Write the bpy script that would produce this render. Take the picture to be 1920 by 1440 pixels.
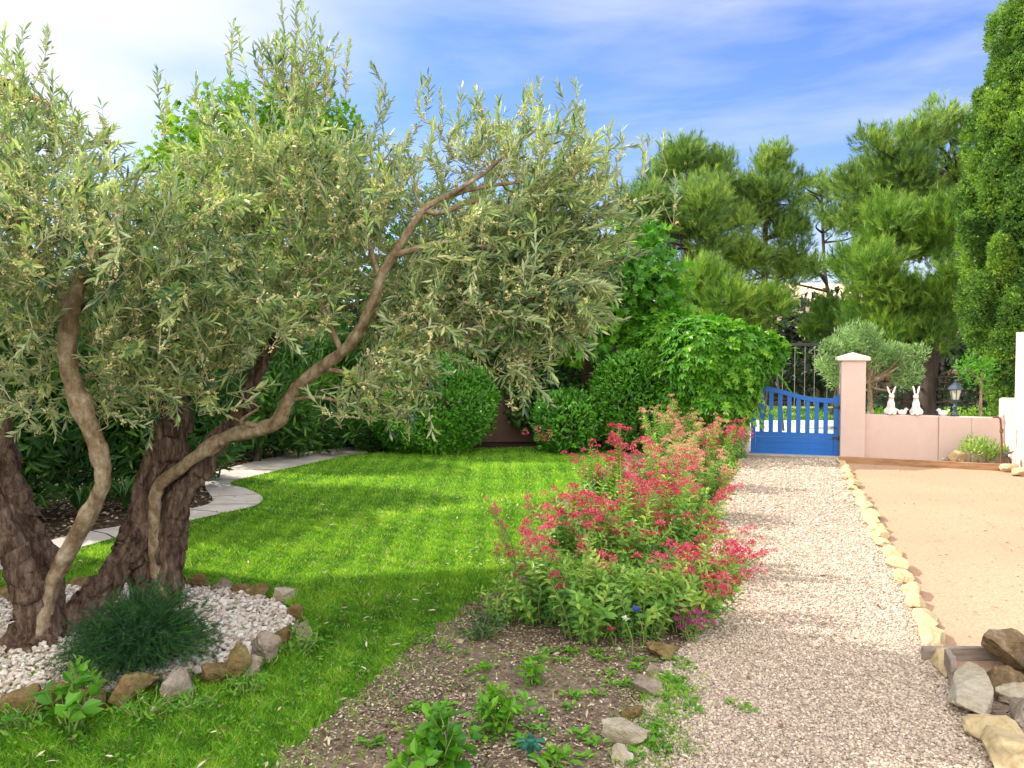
import bpy, bmesh, math, random
import numpy as np
from mathutils import Vector, Matrix
PI = math.pi
sc = bpy.context.scene
for o in list(bpy.data.objects): bpy.data.objects.remove(o)
C = sc.collection
rng = np.random.default_rng(7)
random.seed(7)

# ------------------------------------------------------------------ camera
F_PX, HORIZON, EYE = 1500.0, 665.0, 1.6
cam_d = bpy.data.cameras.new('camera'); cam = bpy.data.objects.new('camera', cam_d); C.objects.link(cam)
cam_d.sensor_width = 36; cam_d.lens = 36 * F_PX / 1920; cam_d.clip_start = .05; cam_d.clip_end = 2000
PITCH = math.atan((720 - HORIZON) / F_PX)
cam.location = (0, 0, EYE); cam.rotation_euler = (PI/2 - PITCH, 0, 0)
sc.camera = cam
sc.render.resolution_x, sc.render.resolution_y = 1024, 768

# ------------------------------------------------------------------ light
SUN_EL, SUN_AZ = math.radians(37), math.radians(-69)          # az measured from +Y towards +X
sun_vec = Vector((math.sin(SUN_AZ)*math.cos(SUN_EL), math.cos(SUN_AZ)*math.cos(SUN_EL), math.sin(SUN_EL)))
sd = bpy.data.lights.new('sun', 'SUN'); sd.energy = 3.0; sd.angle = math.radians(.55); sd.color = (1, .93, .80)
so = bpy.data.objects.new('sun', sd); C.objects.link(so); so.rotation_euler = sun_vec.to_track_quat('Z', 'Y').to_euler()
so.location = (-20, 12, 20)
sc.view_settings.view_transform = 'Standard'; sc.view_settings.look = 'None'
sc.view_settings.exposure = 1.32; sc.view_settings.gamma = 1
world = bpy.data.worlds.new('World'); sc.world = world; world.use_nodes = True
wn, wl = world.node_tree.nodes, world.node_tree.links; wn.clear()
def W(t, **k):
    n = wn.new(t)
    for a, b in k.items(): setattr(n, a, b)
    return n
sky = W('ShaderNodeTexSky', sky_type='NISHITA', sun_disc=False, sun_elevation=SUN_EL, sun_rotation=SUN_AZ, air_density=1.0, dust_density=.4, ozone_density=3.5)
bgn = W('ShaderNodeBackground'); bgn.inputs[1].default_value = .12
outw = W('ShaderNodeOutputWorld')
tc = W('ShaderNodeTexCoord')
# thin cirrus: a veil that thickens towards the sun, streaks elsewhere
mp = W('ShaderNodeMapping'); mp.inputs['Scale'].default_value = (1.2, 1.2, 6.5); mp.inputs['Rotation'].default_value = (0, math.radians(-9), .2)
wl.new(tc.outputs['Generated'], mp.inputs[0])
n1 = W('ShaderNodeTexNoise'); n1.inputs['Scale'].default_value = 1.7; n1.inputs['Detail'].default_value = 7; n1.inputs['Roughness'].default_value = .55; n1.inputs['Distortion'].default_value = .35
wl.new(mp.outputs[0], n1.inputs[0])
r1 = W('ShaderNodeMapRange'); r1.inputs[1].default_value = .46; r1.inputs[2].default_value = .78; r1.inputs[3].default_value = 0; r1.inputs[4].default_value = .62
wl.new(n1.outputs[0], r1.inputs[0])
vd = W('ShaderNodeVectorMath', operation='DOT_PRODUCT'); vd.inputs[1].default_value = tuple(sun_vec)
wl.new(tc.outputs['Generated'], vd.inputs[0])
n2 = W('ShaderNodeTexNoise'); n2.inputs['Scale'].default_value = 2.3; n2.inputs['Detail'].default_value = 5
mp2 = W('ShaderNodeMapping'); mp2.inputs['Scale'].default_value = (1, 1, 2.6); mp2.inputs['Location'].default_value = (.7, .2, .1)
wl.new(tc.outputs['Generated'], mp2.inputs[0]); wl.new(mp2.outputs[0], n2.inputs[0])
ad = W('ShaderNodeMath', operation='MULTIPLY_ADD'); ad.inputs[1].default_value = .55
wl.new(n2.outputs[0], ad.inputs[0]); wl.new(vd.outputs['Value'], ad.inputs[2])
r2 = W('ShaderNodeMapRange', interpolation_type='SMOOTHSTEP'); r2.inputs[1].default_value = .80; r2.inputs[2].default_value = 1.10
wl.new(ad.outputs[0], r2.inputs[0])
# soft haze low at the horizon
sx = W('ShaderNodeSeparateXYZ'); wl.new(tc.outputs['Generated'], sx.inputs[0])
r3 = W('ShaderNodeMapRange', interpolation_type='SMOOTHSTEP'); r3.inputs[1].default_value = .26; r3.inputs[2].default_value = .0; r3.inputs[3].default_value = 0; r3.inputs[4].default_value = .75
wl.new(sx.outputs[2], r3.inputs[0])
mx1 = W('ShaderNodeMath', operation='MAXIMUM'); wl.new(r1.outputs[0], mx1.inputs[0]); wl.new(r2.outputs[0], mx1.inputs[1])
mx2 = W('ShaderNodeMath', operation='MAXIMUM'); wl.new(mx1.outputs[0], mx2.inputs[0]); wl.new(r3.outputs[0], mx2.inputs[1])
tint = W('ShaderNodeMix', data_type='RGBA', blend_type='MULTIPLY'); tint.inputs[0].default_value = 1
tint.inputs[7].default_value = (.57, .62, .88, 1)
wl.new(sky.outputs[0], tint.inputs[6])
cm = W('ShaderNodeMix', data_type='RGBA'); wl.new(mx2.outputs[0], cm.inputs[0]); wl.new(tint.outputs[2], cm.inputs[6])
cm.inputs[7].default_value = (3.5, 3.6, 3.8, 1)
# unseen bright sky added overhead and behind the viewer, fill for the fronts
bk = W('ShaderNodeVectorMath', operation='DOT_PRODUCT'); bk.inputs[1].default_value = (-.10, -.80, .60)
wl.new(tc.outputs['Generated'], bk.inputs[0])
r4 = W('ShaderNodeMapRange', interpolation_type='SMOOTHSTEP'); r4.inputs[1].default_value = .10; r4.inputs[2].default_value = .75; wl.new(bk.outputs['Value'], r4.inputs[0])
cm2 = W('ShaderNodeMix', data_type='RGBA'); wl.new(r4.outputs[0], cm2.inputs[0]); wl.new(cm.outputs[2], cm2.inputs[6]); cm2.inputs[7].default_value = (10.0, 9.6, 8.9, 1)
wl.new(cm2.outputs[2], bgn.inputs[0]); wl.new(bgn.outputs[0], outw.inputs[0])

# ------------------------------------------------------------------ pixel helpers (turn a place in the photo into metres)
cp, sp = math.cos(PITCH), math.sin(PITCH)
def ray(px, py):
    a, b = (px-960)/F_PX, (720-py)/F_PX
    return np.array([a, cp + b*sp, -sp + b*cp])
def P(px, py, Y):
    d = ray(px, py); k = Y/d[1]
    return np.array([0, 0, EYE]) + d*k
def G(px, py, z=0.0):
    d = ray(px, py); k = (z-EYE)/d[2]
    return np.array([0, 0, EYE]) + d*k
def m_per_px(Y): return Y/F_PX

# ------------------------------------------------------------------ materials
def col(c): return (c[0], c[1], c[2], 1)
def newmat(name):
    m = bpy.data.materials.new(name); m.use_nodes = True
    nt = m.node_tree; nt.nodes.clear()
    o = nt.nodes.new('ShaderNodeOutputMaterial'); b = nt.nodes.new('ShaderNodeBsdfPrincipled')
    nt.links.new(b.outputs[0], o.inputs[0])
    return m, nt, b, o
def ramp(nt, stops, interp='LINEAR'):
    r = nt.nodes.new('ShaderNodeValToRGB'); r.color_ramp.interpolation = interp
    e = r.color_ramp.elements
    while len(e) < len(stops): e.new(.5)
    for i, (p, c) in enumerate(stops): e[i].position = p; e[i].color = col(c)
    return r
def mat_noise(name, stops, scale=5, detail=6, rough=.8, bump=.3, bscale=None, dist=.02, kind='noise', stretch=(1,1,1), spec=.3, metal=0, big=None, coat=0):
    m, nt, b, o = newmat(name); N, L = nt.nodes, nt.links
    t = N.new('ShaderNodeTexCoord'); mp = N.new('ShaderNodeMapping'); mp.inputs['Scale'].default_value = stretch
    L.new(t.outputs['Object'], mp.inputs[0])
    if kind == 'noise':
        n = N.new('ShaderNodeTexNoise'); n.inputs['Scale'].default_value = scale; n.inputs['Detail'].default_value = detail; n.inputs['Roughness'].default_value = .62 if bump < .6 else .74; src = n.outputs[0]
        L.new(mp.outputs[0], n.inputs[0])
    else:
        n = N.new('ShaderNodeTexVoronoi'); n.inputs['Scale'].default_value = scale; L.new(mp.outputs[0], n.inputs['Vector'])
        s = N.new('ShaderNodeSeparateColor'); L.new(n.outputs['Color'], s.inputs[0]); src = s.outputs[0]
    r = ramp(nt, stops); L.new(src, r.inputs[0]); cout = r.outputs[0]
    if big:
        n3 = N.new('ShaderNodeTexNoise'); n3.inputs['Scale'].default_value = big[0]; n3.inputs['Detail'].default_value = 5
        L.new(mp.outputs[0], n3.inputs[0])
        r3 = ramp(nt, [(.35, (0,0,0)), (.65, (1,1,1))]); L.new(n3.outputs[0], r3.inputs[0])
        mu = N.new('ShaderNodeMath'); mu.operation = 'MULTIPLY'; mu.inputs[1].default_value = big[2]; L.new(r3.outputs[0], mu.inputs[0])
        mix = N.new('ShaderNodeMix'); mix.data_type = 'RGBA'; L.new(mu.outputs[0], mix.inputs[0]); L.new(cout, mix.inputs[6]); mix.inputs[7].default_value = col(big[1]); cout = mix.outputs[2]
    L.new(cout, b.inputs['Base Color'])
    b.inputs['Roughness'].default_value = rough; b.inputs['Specular IOR Level'].default_value = spec; b.inputs['Metallic'].default_value = metal
    if coat: b.inputs['Coat Weight'].default_value = coat
    if bump:
        n2 = N.new('ShaderNodeTexNoise') if kind == 'noise' else N.new('ShaderNodeTexVoronoi')
        n2.inputs['Scale'].default_value = bscale or scale*2
        if kind == 'noise': n2.inputs['Detail'].default_value = 9; n2.inputs['Roughness'].default_value = .5 if bump < .6 else .66
        L.new(mp.outputs[0], n2.inputs['Vector'])
        bp = N.new('ShaderNodeBump'); bp.inputs['Strength'].default_value = bump; bp.inputs['Distance'].default_value = dist
        if kind != 'noise': bp.invert = True
        L.new(n2.outputs[0], bp.inputs['Height']); L.new(bp.outputs[0], b.inputs['Normal'])
    return m
def mat_leaf(name, stops, under=None, rough=.45, transl=.3, tcol=None, spec=.4):
    """colour follows the per-leaf attribute 'rnd'"""
    m, nt, b, o = newmat(name); N, L = nt.nodes, nt.links
    a = N.new('ShaderNodeAttribute'); a.attribute_name = 'rnd'
    r = ramp(nt, stops); L.new(a.outputs['Fac'], r.inputs[0]); cout = r.outputs[0]
    if under:
        g = N.new('ShaderNodeNewGeometry'); mx = N.new('ShaderNodeMix'); mx.data_type = 'RGBA'
        L.new(g.outputs['Backfacing'], mx.inputs[0]); L.new(cout, mx.inputs[6]); mx.inputs[7].default_value = col(under); cout = mx.outputs[2]
    L.new(cout, b.inputs['Base Color']); b.inputs['Roughness'].default_value = rough; b.inputs['Specular IOR Level'].default_value = spec
    if transl:
        t = N.new('ShaderNodeBsdfTranslucent'); ms = N.new('ShaderNodeMixShader'); ms.inputs[0].default_value = transl
        hs = N.new('ShaderNodeMix'); hs.data_type = 'RGBA'; hs.blend_type = 'MULTIPLY'; hs.inputs[0].default_value = 1
        hs.inputs[7].default_value = col(tcol or (1.6, 1.7, .7)); L.new(r.outputs[0], hs.inputs[6])
        L.new(hs.outputs[2], t.inputs[0]); L.new(b.outputs[0], ms.inputs[1]); L.new(t.outputs[0], ms.inputs[2]); L.new(ms.outputs[0], o.inputs[0])
    return m
def mat_attr(name, stops, rough=.85, spec=.2, bump=0, bscale=60):
    m, nt, b, o = newmat(name); N, L = nt.nodes, nt.links
    a = N.new('ShaderNodeAttribute'); a.attribute_name = 'rnd'
    r = ramp(nt, stops); L.new(a.outputs['Fac'], r.inputs[0]); L.new(r.outputs[0], b.inputs['Base Color'])
    b.inputs['Roughness'].default_value = rough; b.inputs['Specular IOR Level'].default_value = spec
    if bump:
        t = N.new('ShaderNodeTexCoord'); n2 = N.new('ShaderNodeTexNoise'); n2.inputs['Scale'].default_value = bscale
        L.new(t.outputs['Object'], n2.inputs[0]); bp = N.new('ShaderNodeBump'); bp.inputs['Strength'].default_value = bump; bp.inputs['Distance'].default_value = .005
        L.new(n2.outputs[0], bp.inputs['Height']); L.new(bp.outputs[0], b.inputs['Normal'])
    return m

M = {}
M['olive_leaf'] = mat_leaf('olive_leaf', [(0, (.03,.085,.048)), (.35, (.13,.22,.085)), (.7, (.29,.38,.13)), (1, (.50,.55,.22))], under=(.44,.51,.29), rough=.38, transl=.28, tcol=(1.4,1.6,.6), spec=.5)
M['olive_bud'] = mat_attr('olive_bud', [(0, (.52,.46,.18)), (1, (.80,.72,.40))], rough=.7)
M['olive_bark'] = mat_noise('olive_bark', [(.34, (.03,.02,.016)), (.46, (.11,.07,.052)), (.56, (.20,.14,.105)), (.72, (.36,.28,.23))], scale=26, detail=12, rough=.95, bump=1, bscale=30, dist=.05, stretch=(1,1,.22), spec=.1)
M['smooth_bark'] = mat_noise('smooth_bark', [(.32, (.08,.052,.028)), (.46, (.21,.15,.088)), (.58, (.34,.27,.19)), (.72, (.55,.49,.40))], scale=16, detail=12, rough=.8, bump=.8, bscale=45, dist=.012, stretch=(1,1,.6), spec=.15)
M['twig'] = mat_noise('twig', [(.3, (.24,.20,.11)), (.7, (.46,.41,.26))], scale=12, bump=0, rough=.8)
M['dark_bark'] = mat_noise('dark_bark', [(.3, (.03,.022,.018)), (.7, (.10,.075,.06))], scale=6, rough=.95, bump=.8, bscale=10, stretch=(1,1,.3))
M['fig_leaf'] = mat_leaf('broad_leaf', [(0, (.035,.15,.012)), (.5, (.085,.26,.015)), (1, (.20,.42,.02))], rough=.45, transl=.35)
M['lime_leaf'] = mat_leaf('yellow_green_leaf', [(0, (.06,.17,.012)), (.5, (.14,.28,.02)), (1, (.24,.36,.04))], rough=.45, transl=.33)
M['creeper_leaf'] = mat_leaf('creeper_leaf', [(0, (.035,.15,.010)), (.5, (.085,.27,.014)), (1, (.19,.40,.022))], rough=.4, transl=.32)
M['box_leaf'] = mat_leaf('shrub_leaf', [(0, (.025,.11,.010)), (.5, (.07,.24,.016)), (1, (.16,.38,.03))], rough=.36, transl=.25)
M['dark_leaf'] = mat_leaf('oleander_leaf', [(0, (.018,.06,.016)), (.5, (.045,.13,.022)), (1, (.13,.26,.03))], rough=.4, transl=.25)
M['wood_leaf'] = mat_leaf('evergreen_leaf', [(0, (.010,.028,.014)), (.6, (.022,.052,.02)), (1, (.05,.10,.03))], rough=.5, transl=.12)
M['pine_a'] = mat_leaf('pine_needles', [(0, (.05,.12,.035)), (.5, (.18,.30,.06)), (1, (.40,.50,.10))], rough=.5, transl=.25)
M['pine_b'] = mat_leaf('bright_pine_needles', [(0, (.05,.13,.02)), (.5, (.15,.28,.035)), (1, (.34,.47,.07))], rough=.5, transl=.28)
M['cypress_leaf'] = mat_leaf('cypress_foliage', [(0, (.025,.08,.02)), (.5, (.12,.25,.035)), (1, (.28,.42,.06))], rough=.55, transl=.25)
M['silver_leaf'] = mat_leaf('silvery_leaf', [(0, (.10,.20,.07)), (1, (.34,.50,.20))], rough=.5, transl=.25)
M['fern_leaf'] = mat_leaf('feathery_leaf', [(0, (.012,.05,.022)), (.6, (.03,.10,.032)), (1, (.09,.19,.04))], rough=.6, transl=.2)
M['valerian_leaf'] = mat_leaf('valerian_leaf', [(0, (.06,.19,.05)), (.5, (.17,.35,.06)), (1, (.42,.55,.12))], rough=.45, transl=.33)
M['valerian_stem'] = mat_attr('valerian_stem', [(0, (.12,.22,.05)), (1, (.34,.36,.14))], rough=.6)
M['valerian_red'] = mat_leaf('red_petals', [(0, (.30,.012,.05)), (.5, (.62,.055,.14)), (1, (.78,.26,.33))], rough=.6, transl=.35, tcol=(1.3,1.1,1.1))
M['valerian_pink'] = mat_leaf('pink_petals', [(0, (.66,.13,.19)), (.45, (.68,.36,.28)), (.7, (.62,.52,.26)), (1, (.42,.48,.16))], rough=.6, transl=.35, tcol=(1.2,1.1,1.1))
M['magenta'] = mat_leaf('magenta_petals', [(0, (.55,.03,.34)), (1, (.75,.12,.5))], rough=.6, transl=.3, tcol=(1.1,1.1,1.1))
M['blue_petal'] = mat_leaf('blue_petals', [(0, (.03,.05,.55)), (1, (.08,.13,.8))], rough=.6, transl=.2, tcol=(1,1,1))
M['white_petal'] = mat_leaf('white_petals', [(0, (.7,.75,.62)), (1, (.85,.88,.8))], rough=.6, transl=.3, tcol=(1,1,1))
M['weed'] = mat_leaf('fresh_weed_leaf', [(0, (.05,.17,.012)), (.5, (.10,.30,.018)), (1, (.22,.42,.03))], rough=.42, transl=.32)
M['grass'] = mat_leaf('grass_blades', [(0, (.03,.11,.010)), (.45, (.145,.37,.022)), (.85, (.36,.58,.06)), (1, (.60,.62,.26))], rough=.6, transl=.42, tcol=(1.9,1.6,.7), spec=.25)
M['turf'] = mat_noise('turf', [(.3, (.06,.12,.012)), (.7, (.12,.24,.03))], scale=30, bump=.6, rough=1)
M['soil'] = mat_noise('soil', [(.3, (.09,.065,.048)), (.5, (.24,.18,.135)), (.7, (.42,.335,.26))], scale=22, detail=10, rough=1, bump=.9, bscale=60, dist=.02, spec=.05)
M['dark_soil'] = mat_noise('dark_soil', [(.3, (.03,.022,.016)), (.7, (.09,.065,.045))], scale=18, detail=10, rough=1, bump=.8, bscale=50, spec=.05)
M['gravel'] = mat_noise('gravel_bed', [(0, (.12,.085,.065)), (.35, (.33,.26,.21)), (1, (.58,.49,.42))], scale=85, rough=.95, bump=.9, bscale=85, dist=.012, kind='vor', spec=.1, big=(1.1, (.36,.26,.20), .35))
M['pebble'] = mat_attr('pebble', [(0, (.27,.205,.155)), (.25, (.42,.335,.265)), (.7, (.53,.435,.355)), (1, (.66,.575,.49))], rough=.9, bump=.4)
M['white_pebble'] = mat_attr('white_pebble', [(0, (.30,.23,.18)), (.3, (.52,.44,.38)), (.75, (.68,.62,.57)), (1, (.78,.75,.71))], rough=.85, bump=.4)
M['chip'] = mat_attr('soil_chips', [(0, (.05,.035,.022)), (.4, (.20,.14,.09)), (.75, (.42,.34,.24)), (1, (.66,.58,.46))], rough=.95)
M['court'] = mat_noise('court_sand', [(.3, (.32,.20,.135)), (.5, (.415,.275,.19)), (.7, (.52,.36,.26))], scale=60, detail=8, rough=1, bump=.5, bscale=160, dist=.004, spec=.05, big=(.7, (.35,.225,.15), .5))
M['ridge'] = mat_noise('dry_ground', [(.3, (.16,.13,.08)), (.7, (.24,.20,.13))], scale=2, rough=1, bump=.4)
M['slab'] = mat_noise('path_slab', [(.3, (.40,.36,.32)), (.6, (.52,.49,.45)), (.8, (.60,.57,.54))], scale=3, detail=9, rough=.9, bump=.3, bscale=50, dist=.004, big=(4, (.33,.29,.25), .5))
M['pale_ground'] = mat_noise('pale_ground', [(.3, (.60,.57,.52)), (.7, (.72,.69,.64))], scale=3, rough=.95, bump=.2)
M['limestone'] = mat_noise('limestone', [(.3, (.34,.25,.13)), (.5, (.52,.42,.25)), (.75, (.64,.55,.37))], scale=9, detail=9, rough=.95, bump=.7, bscale=18, dist=.015, spec=.1, big=(3.5, (.36,.25,.13), .45))
M['white_stone'] = mat_noise('white_stone', [(.3, (.30,.24,.16)), (.5, (.48,.43,.35)), (.7, (.64,.61,.55))], scale=16, detail=12, rough=.95, bump=1, bscale=24, dist=.03, spec=.1, big=(4, (.42,.34,.2), .5))
M['brown_stone'] = mat_noise('brown_stone', [(.33, (.09,.06,.035)), (.5, (.25,.17,.10)), (.7, (.44,.35,.25))], scale=14, detail=12, rough=.95, bump=1, bscale=24, dist=.03, spec=.1, big=(3, (.15,.12,.05), .5))
M['ring_stone'] = mat_noise('ring_stone', [(.34, (.09,.055,.03)), (.48, (.25,.155,.075)), (.58, (.36,.25,.14)), (.72, (.56,.46,.34))], scale=16, detail=12, rough=.95, bump=1, bscale=26, dist=.03, spec=.1, big=(6, (.10,.12,.035), .7))
M['grey_stone'] = mat_noise('grey_stone', [(.34, (.14,.11,.09)), (.5, (.33,.28,.24)), (.7, (.52,.47,.43))], scale=16, detail=12, rough=.95, bump=1, bscale=24, dist=.03, spec=.1, big=(6, (.20,.14,.08), .6))
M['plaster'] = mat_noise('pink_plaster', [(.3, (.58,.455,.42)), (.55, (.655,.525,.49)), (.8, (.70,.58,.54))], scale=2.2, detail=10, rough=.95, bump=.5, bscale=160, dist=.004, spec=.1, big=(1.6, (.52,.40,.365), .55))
M['shaded_plaster'] = mat_noise('shaded_pink_plaster', [(.3, (.12,.07,.055)), (.7, (.20,.125,.10))], scale=3, detail=10, rough=.95, bump=.5, bscale=80, dist=.006, big=(1.5, (.18,.11,.08), .6))  # same plaster as the pillars, with the wall's shade put into the colour
M['coping'] = mat_noise('coping_stone', [(.3, (.70,.60,.52)), (.7, (.78,.69,.62))], scale=6, rough=.9, bump=.3, bscale=60, dist=.004)
M['blue_paint'] = mat_noise('blue_paint', [(.3, (.008,.125,.49)), (.7, (.012,.16,.58))], scale=5, detail=8, rough=.42, bump=.15, bscale=60, dist=.003, spec=.4, stretch=(1,1,.3), big=(2.2, (.01,.10,.40), .5))
M['white_paint'] = mat_noise('white_panel', [(.3, (.60,.60,.54)), (.7, (.68,.68,.61))], scale=4, rough=.6, bump=.1)
M['ceramic'] = mat_noise('white_ceramic', [(.3, (.70,.69,.68)), (.7, (.80,.79,.78))], scale=18, rough=.55, bump=.5, bscale=45, dist=.006)
M['lamp_metal'] = mat_noise('lamp_metal', [(.3, (.035,.055,.075)), (.7, (.07,.095,.125))], scale=20, rough=.45, bump=.2, metal=.3)
M['lamp_glass'] = mat_noise('frosted_lamp_glass', [(.3, (.38,.42,.33)), (.7, (.50,.54,.42))], scale=6, rough=.25, bump=0, spec=.6)
M['timber'] = mat_noise('weathered_timber', [(.3, (.20,.105,.05)), (.5, (.34,.20,.11)), (.75, (.46,.31,.2))], scale=3, detail=9, rough=.9, bump=.5, bscale=9, dist=.005, stretch=(1,10,10))
M['grey_timber'] = mat_noise('grey_timber', [(.3, (.16,.12,.10)), (.7, (.36,.30,.26))], scale=5, detail=9, rough=.9, bump=.5, bscale=20, dist=.004, stretch=(1,1,8))
M['dark_metal'] = mat_noise('dark_metal', [(.3, (.05,.045,.05)), (.7, (.09,.08,.085))], scale=20, rough=.5, bump=.1, metal=.6)
M['rope'] = mat_noise('rope', [(.3, (.30,.27,.24)), (.7, (.42,.39,.35))], scale=30, bump=0)
M['rust'] = mat_noise('rust', [(.3, (.09,.045,.03)), (.7, (.20,.11,.07))], scale=30, rough=.85, bump=.3)
M['green_plastic'] = mat_noise('green_plastic', [(.3, (.010,.085,.055)), (.7, (.015,.13,.08))], scale=14, rough=.35, bump=.1, spec=.5)
M['yellow_plastic'] = mat_noise('yellow_plastic', [(.3, (.45,.55,.05)), (.7, (.55,.62,.08))], scale=8, rough=.4, bump=0)
M['terracotta'] = mat_noise('terracotta_tiles', [(.3, (.30,.13,.07)), (.5, (.46,.22,.13)), (.75, (.58,.35,.22))], scale=3, detail=9, rough=.9, bump=.4, bscale=20)
M['pale_tile'] = mat_noise('pale_roof_tiles', [(.3, (.50,.36,.25)), (.7, (.70,.55,.42))], scale=2, detail=9, rough=.9, bump=.3)
M['house_wall'] = mat_noise('house_render', [(.3, (.58,.44,.34)), (.7, (.66,.52,.42))], scale=2, detail=9, rough=.95, bump=.3, bscale=90)
M['glass'] = mat_noise('window_glass', [(.3, (.03,.04,.05)), (.7, (.05,.06,.07))], scale=2, rough=.08, bump=0, spec=.8)
M['field_stone'] = mat_noise('field_stone_wall', [(.0, (.06,.035,.025)), (.5, (.14,.085,.055)), (1, (.24,.16,.11))], scale=5, kind='vor', rough=.95, bump=.9, bscale=5, dist=.06)

# ------------------------------------------------------------------ mesh helpers
class MB:
    def __init__(s): s.V = []; s.K = []; s.L = []; s.R = []; s.n = 0
    def add(s, V, Fc, rnd=None):
        V = np.asarray(V, float).reshape(-1, 3); Fc = np.asarray(Fc, int)
        s.V.append(V); s.L.append(Fc.ravel() + s.n); s.K.append(np.full(len(Fc), Fc.shape[1])); s.n += len(V)
        s.R.append(np.full(len(Fc), .5) if rnd is None else np.broadcast_to(np.asarray(rnd, float), (len(Fc),)))
        return s
    def build(s, name, mat, parent=None, smooth=False, origin=None):
        me = bpy.data.meshes.new(name)
        V = np.concatenate(s.V); L = np.concatenate(s.L); K = np.concatenate(s.K); R = np.concatenate(s.R)
        org = np.zeros(3) if origin is None else np.asarray(origin, float)
        V = V - org
        me.vertices.add(len(V)); me.vertices.foreach_set('co', V.astype(np.float32).ravel())
        me.loops.add(len(L)); me.loops.foreach_set('vertex_index', L.astype(np.int32))
        me.polygons.add(len(K)); me.polygons.foreach_set('loop_start', (np.cumsum(K)-K).astype(np.int32))
        me.polygons.foreach_set('use_smooth', np.full(len(K), smooth))
        me.update(calc_edges=True)
        a = me.attributes.new('rnd', 'FLOAT', 'FACE'); a.data.foreach_set('value', R.astype(np.float32))
        me.materials.append(mat)
        o = bpy.data.objects.new(name, me); C.objects.link(o)
        if parent is not None: o.parent = parent
        elif origin is not None: o.location = org
        return o
def tag(o, label=None, cat=None, group=None, kind=None):
    if label: o['label'] = label
    if cat: o['category'] = cat
    if group: o['group'] = group
    if kind: o['kind'] = kind
    return o
def empty(name, loc, label, cat, group=None):
    o = bpy.data.objects.new(name, None); C.objects.link(o); o.location = loc; o.empty_display_size = .1
    return tag(o, label, cat, group)
def unit(a):
    a = np.asarray(a, float); n = np.linalg.norm(a, axis=-1, keepdims=True); return a/np.maximum(n, 1e-9)
def rnd_dir(n): return unit(rng.normal(size=(n, 3)))
BOXF = np.array([[0,3,2,1],[4,5,6,7],[0,1,5,4],[1,2,6,5],[2,3,7,6],[3,0,4,7]])
def box(mb, c, s, rz=0, rnd=None):
    x, y, z = [v/2 for v in s]
    V = np.array([[-x,-y,-z],[x,-y,-z],[x,y,-z],[-x,y,-z],[-x,-y,z],[x,-y,z],[x,y,z],[-x,y,z]])
    if rz: V[:, :2] = V[:, :2] @ np.array([[math.cos(rz), math.sin(rz)], [-math.sin(rz), math.cos(rz)]])
    mb.add(V + np.array(c), BOXF, rnd)
def bevel(o, w, seg=2):
    m = o.modifiers.new('bevel', 'BEVEL'); m.width = w; m.segments = seg; m.limit_method = 'ANGLE'
    return o
def lathe(mb, prof, c=(0,0,0), n=16, phase=0):
    prof = np.array(prof, float); k = len(prof); th = np.arange(n)*2*PI/n + phase
    V = np.stack([prof[:, None, 0]*np.cos(th), prof[:, None, 0]*np.sin(th), np.repeat(prof[:, 1][:, None], n, 1)], -1).reshape(-1, 3) + np.array(c)
    i, j = np.meshgrid(np.arange(k-1), np.arange(n), indexing='ij'); i = i.ravel(); j = j.ravel(); j2 = (j+1) % n
    mb.add(V, np.stack([i*n+j, i*n+j2, (i+1)*n+j2, (i+1)*n+j], 1))
def catmull(pts, n):
    p = np.asarray(pts, float); p = np.vstack([2*p[0]-p[1], p, 2*p[-1]-p[-2]]); out = []
    segs = len(p)-3
    for t in np.linspace(0, segs-1e-6, n):
        i = int(t); u = t-i; a, b, c, d = p[i:i+4]
        out.append(.5*((2*b)+(-a+c)*u+(2*a-5*b+4*c-d)*u*u+(-a+3*b-3*c+d)*u**3))
    return np.array(out)
def tube(mb, path, rad, seg=8, ridge=0, rk=5, twist=1.5, seed=0, cap=True, rnd=None):
    path = np.asarray(path, float); n = len(path); rad = np.broadcast_to(np.asarray(rad, float), (n,))
    T = unit(np.gradient(path, axis=0)); up = np.array([0, 0, 1.]) if abs(T[0][2]) < .9 else np.array([1., 0, 0])
    A = []; a = unit(np.cross(T[0], up))
    for i in range(n):
        a = a - T[i]*np.dot(a, T[i]); a = unit(a); A.append(a)
    A = np.array(A); B = np.cross(T, A); th = np.arange(seg)*2*PI/seg
    R = np.repeat(rad[:, None], seg, 1)
    if ridge:
        s = np.linspace(0, 1, n)[:, None]; h = 1 + ridge*(.22*np.sin((rk*4+3)*th+twist*5*s+1.3*np.sin(14*s+seed)) + np.sin(rk*th + twist*6*s + seed) * .55 + np.sin((rk*2+1)*th - twist*4*s + seed*2)*.3 + np.sin(3*th + 19*s + seed*3)*.3 + .35*np.sin(31*s+seed+2*th))
        R = R*h
    V = path[:, None]+R[..., None]*(np.cos(th)[None, :, None]*A[:, None]+np.sin(th)[None, :, None]*B[:, None])
    if ridge:
        q = V.reshape(-1, 3)*np.array([1, 1, .45]); w_ = (ridge*1.1*wave(q, 9, seed)+ridge*.8*wave(q, 22, seed+5)+ridge*.5*wave(q, 47, seed+9)).reshape(n, seg, 1)
        V = path[:, None]+(V-path[:, None])*(1+np.clip(w_, -.3, .45))
    i, j = np.meshgrid(np.arange(n-1), np.arange(seg), indexing='ij'); i = i.ravel(); j = j.ravel(); j2 = (j+1) % seg
    mb.add(V.reshape(-1, 3), np.stack([i*seg+j, i*seg+j2, (i+1)*seg+j2, (i+1)*seg+j], 1), rnd)
    if cap:
        mb.add(np.vstack([V[-1], path[-1]+T[-1]*rad[-1]*.5]), np.array([[k, (k+1) % seg, seg] for k in range(seg)]), rnd)

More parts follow.
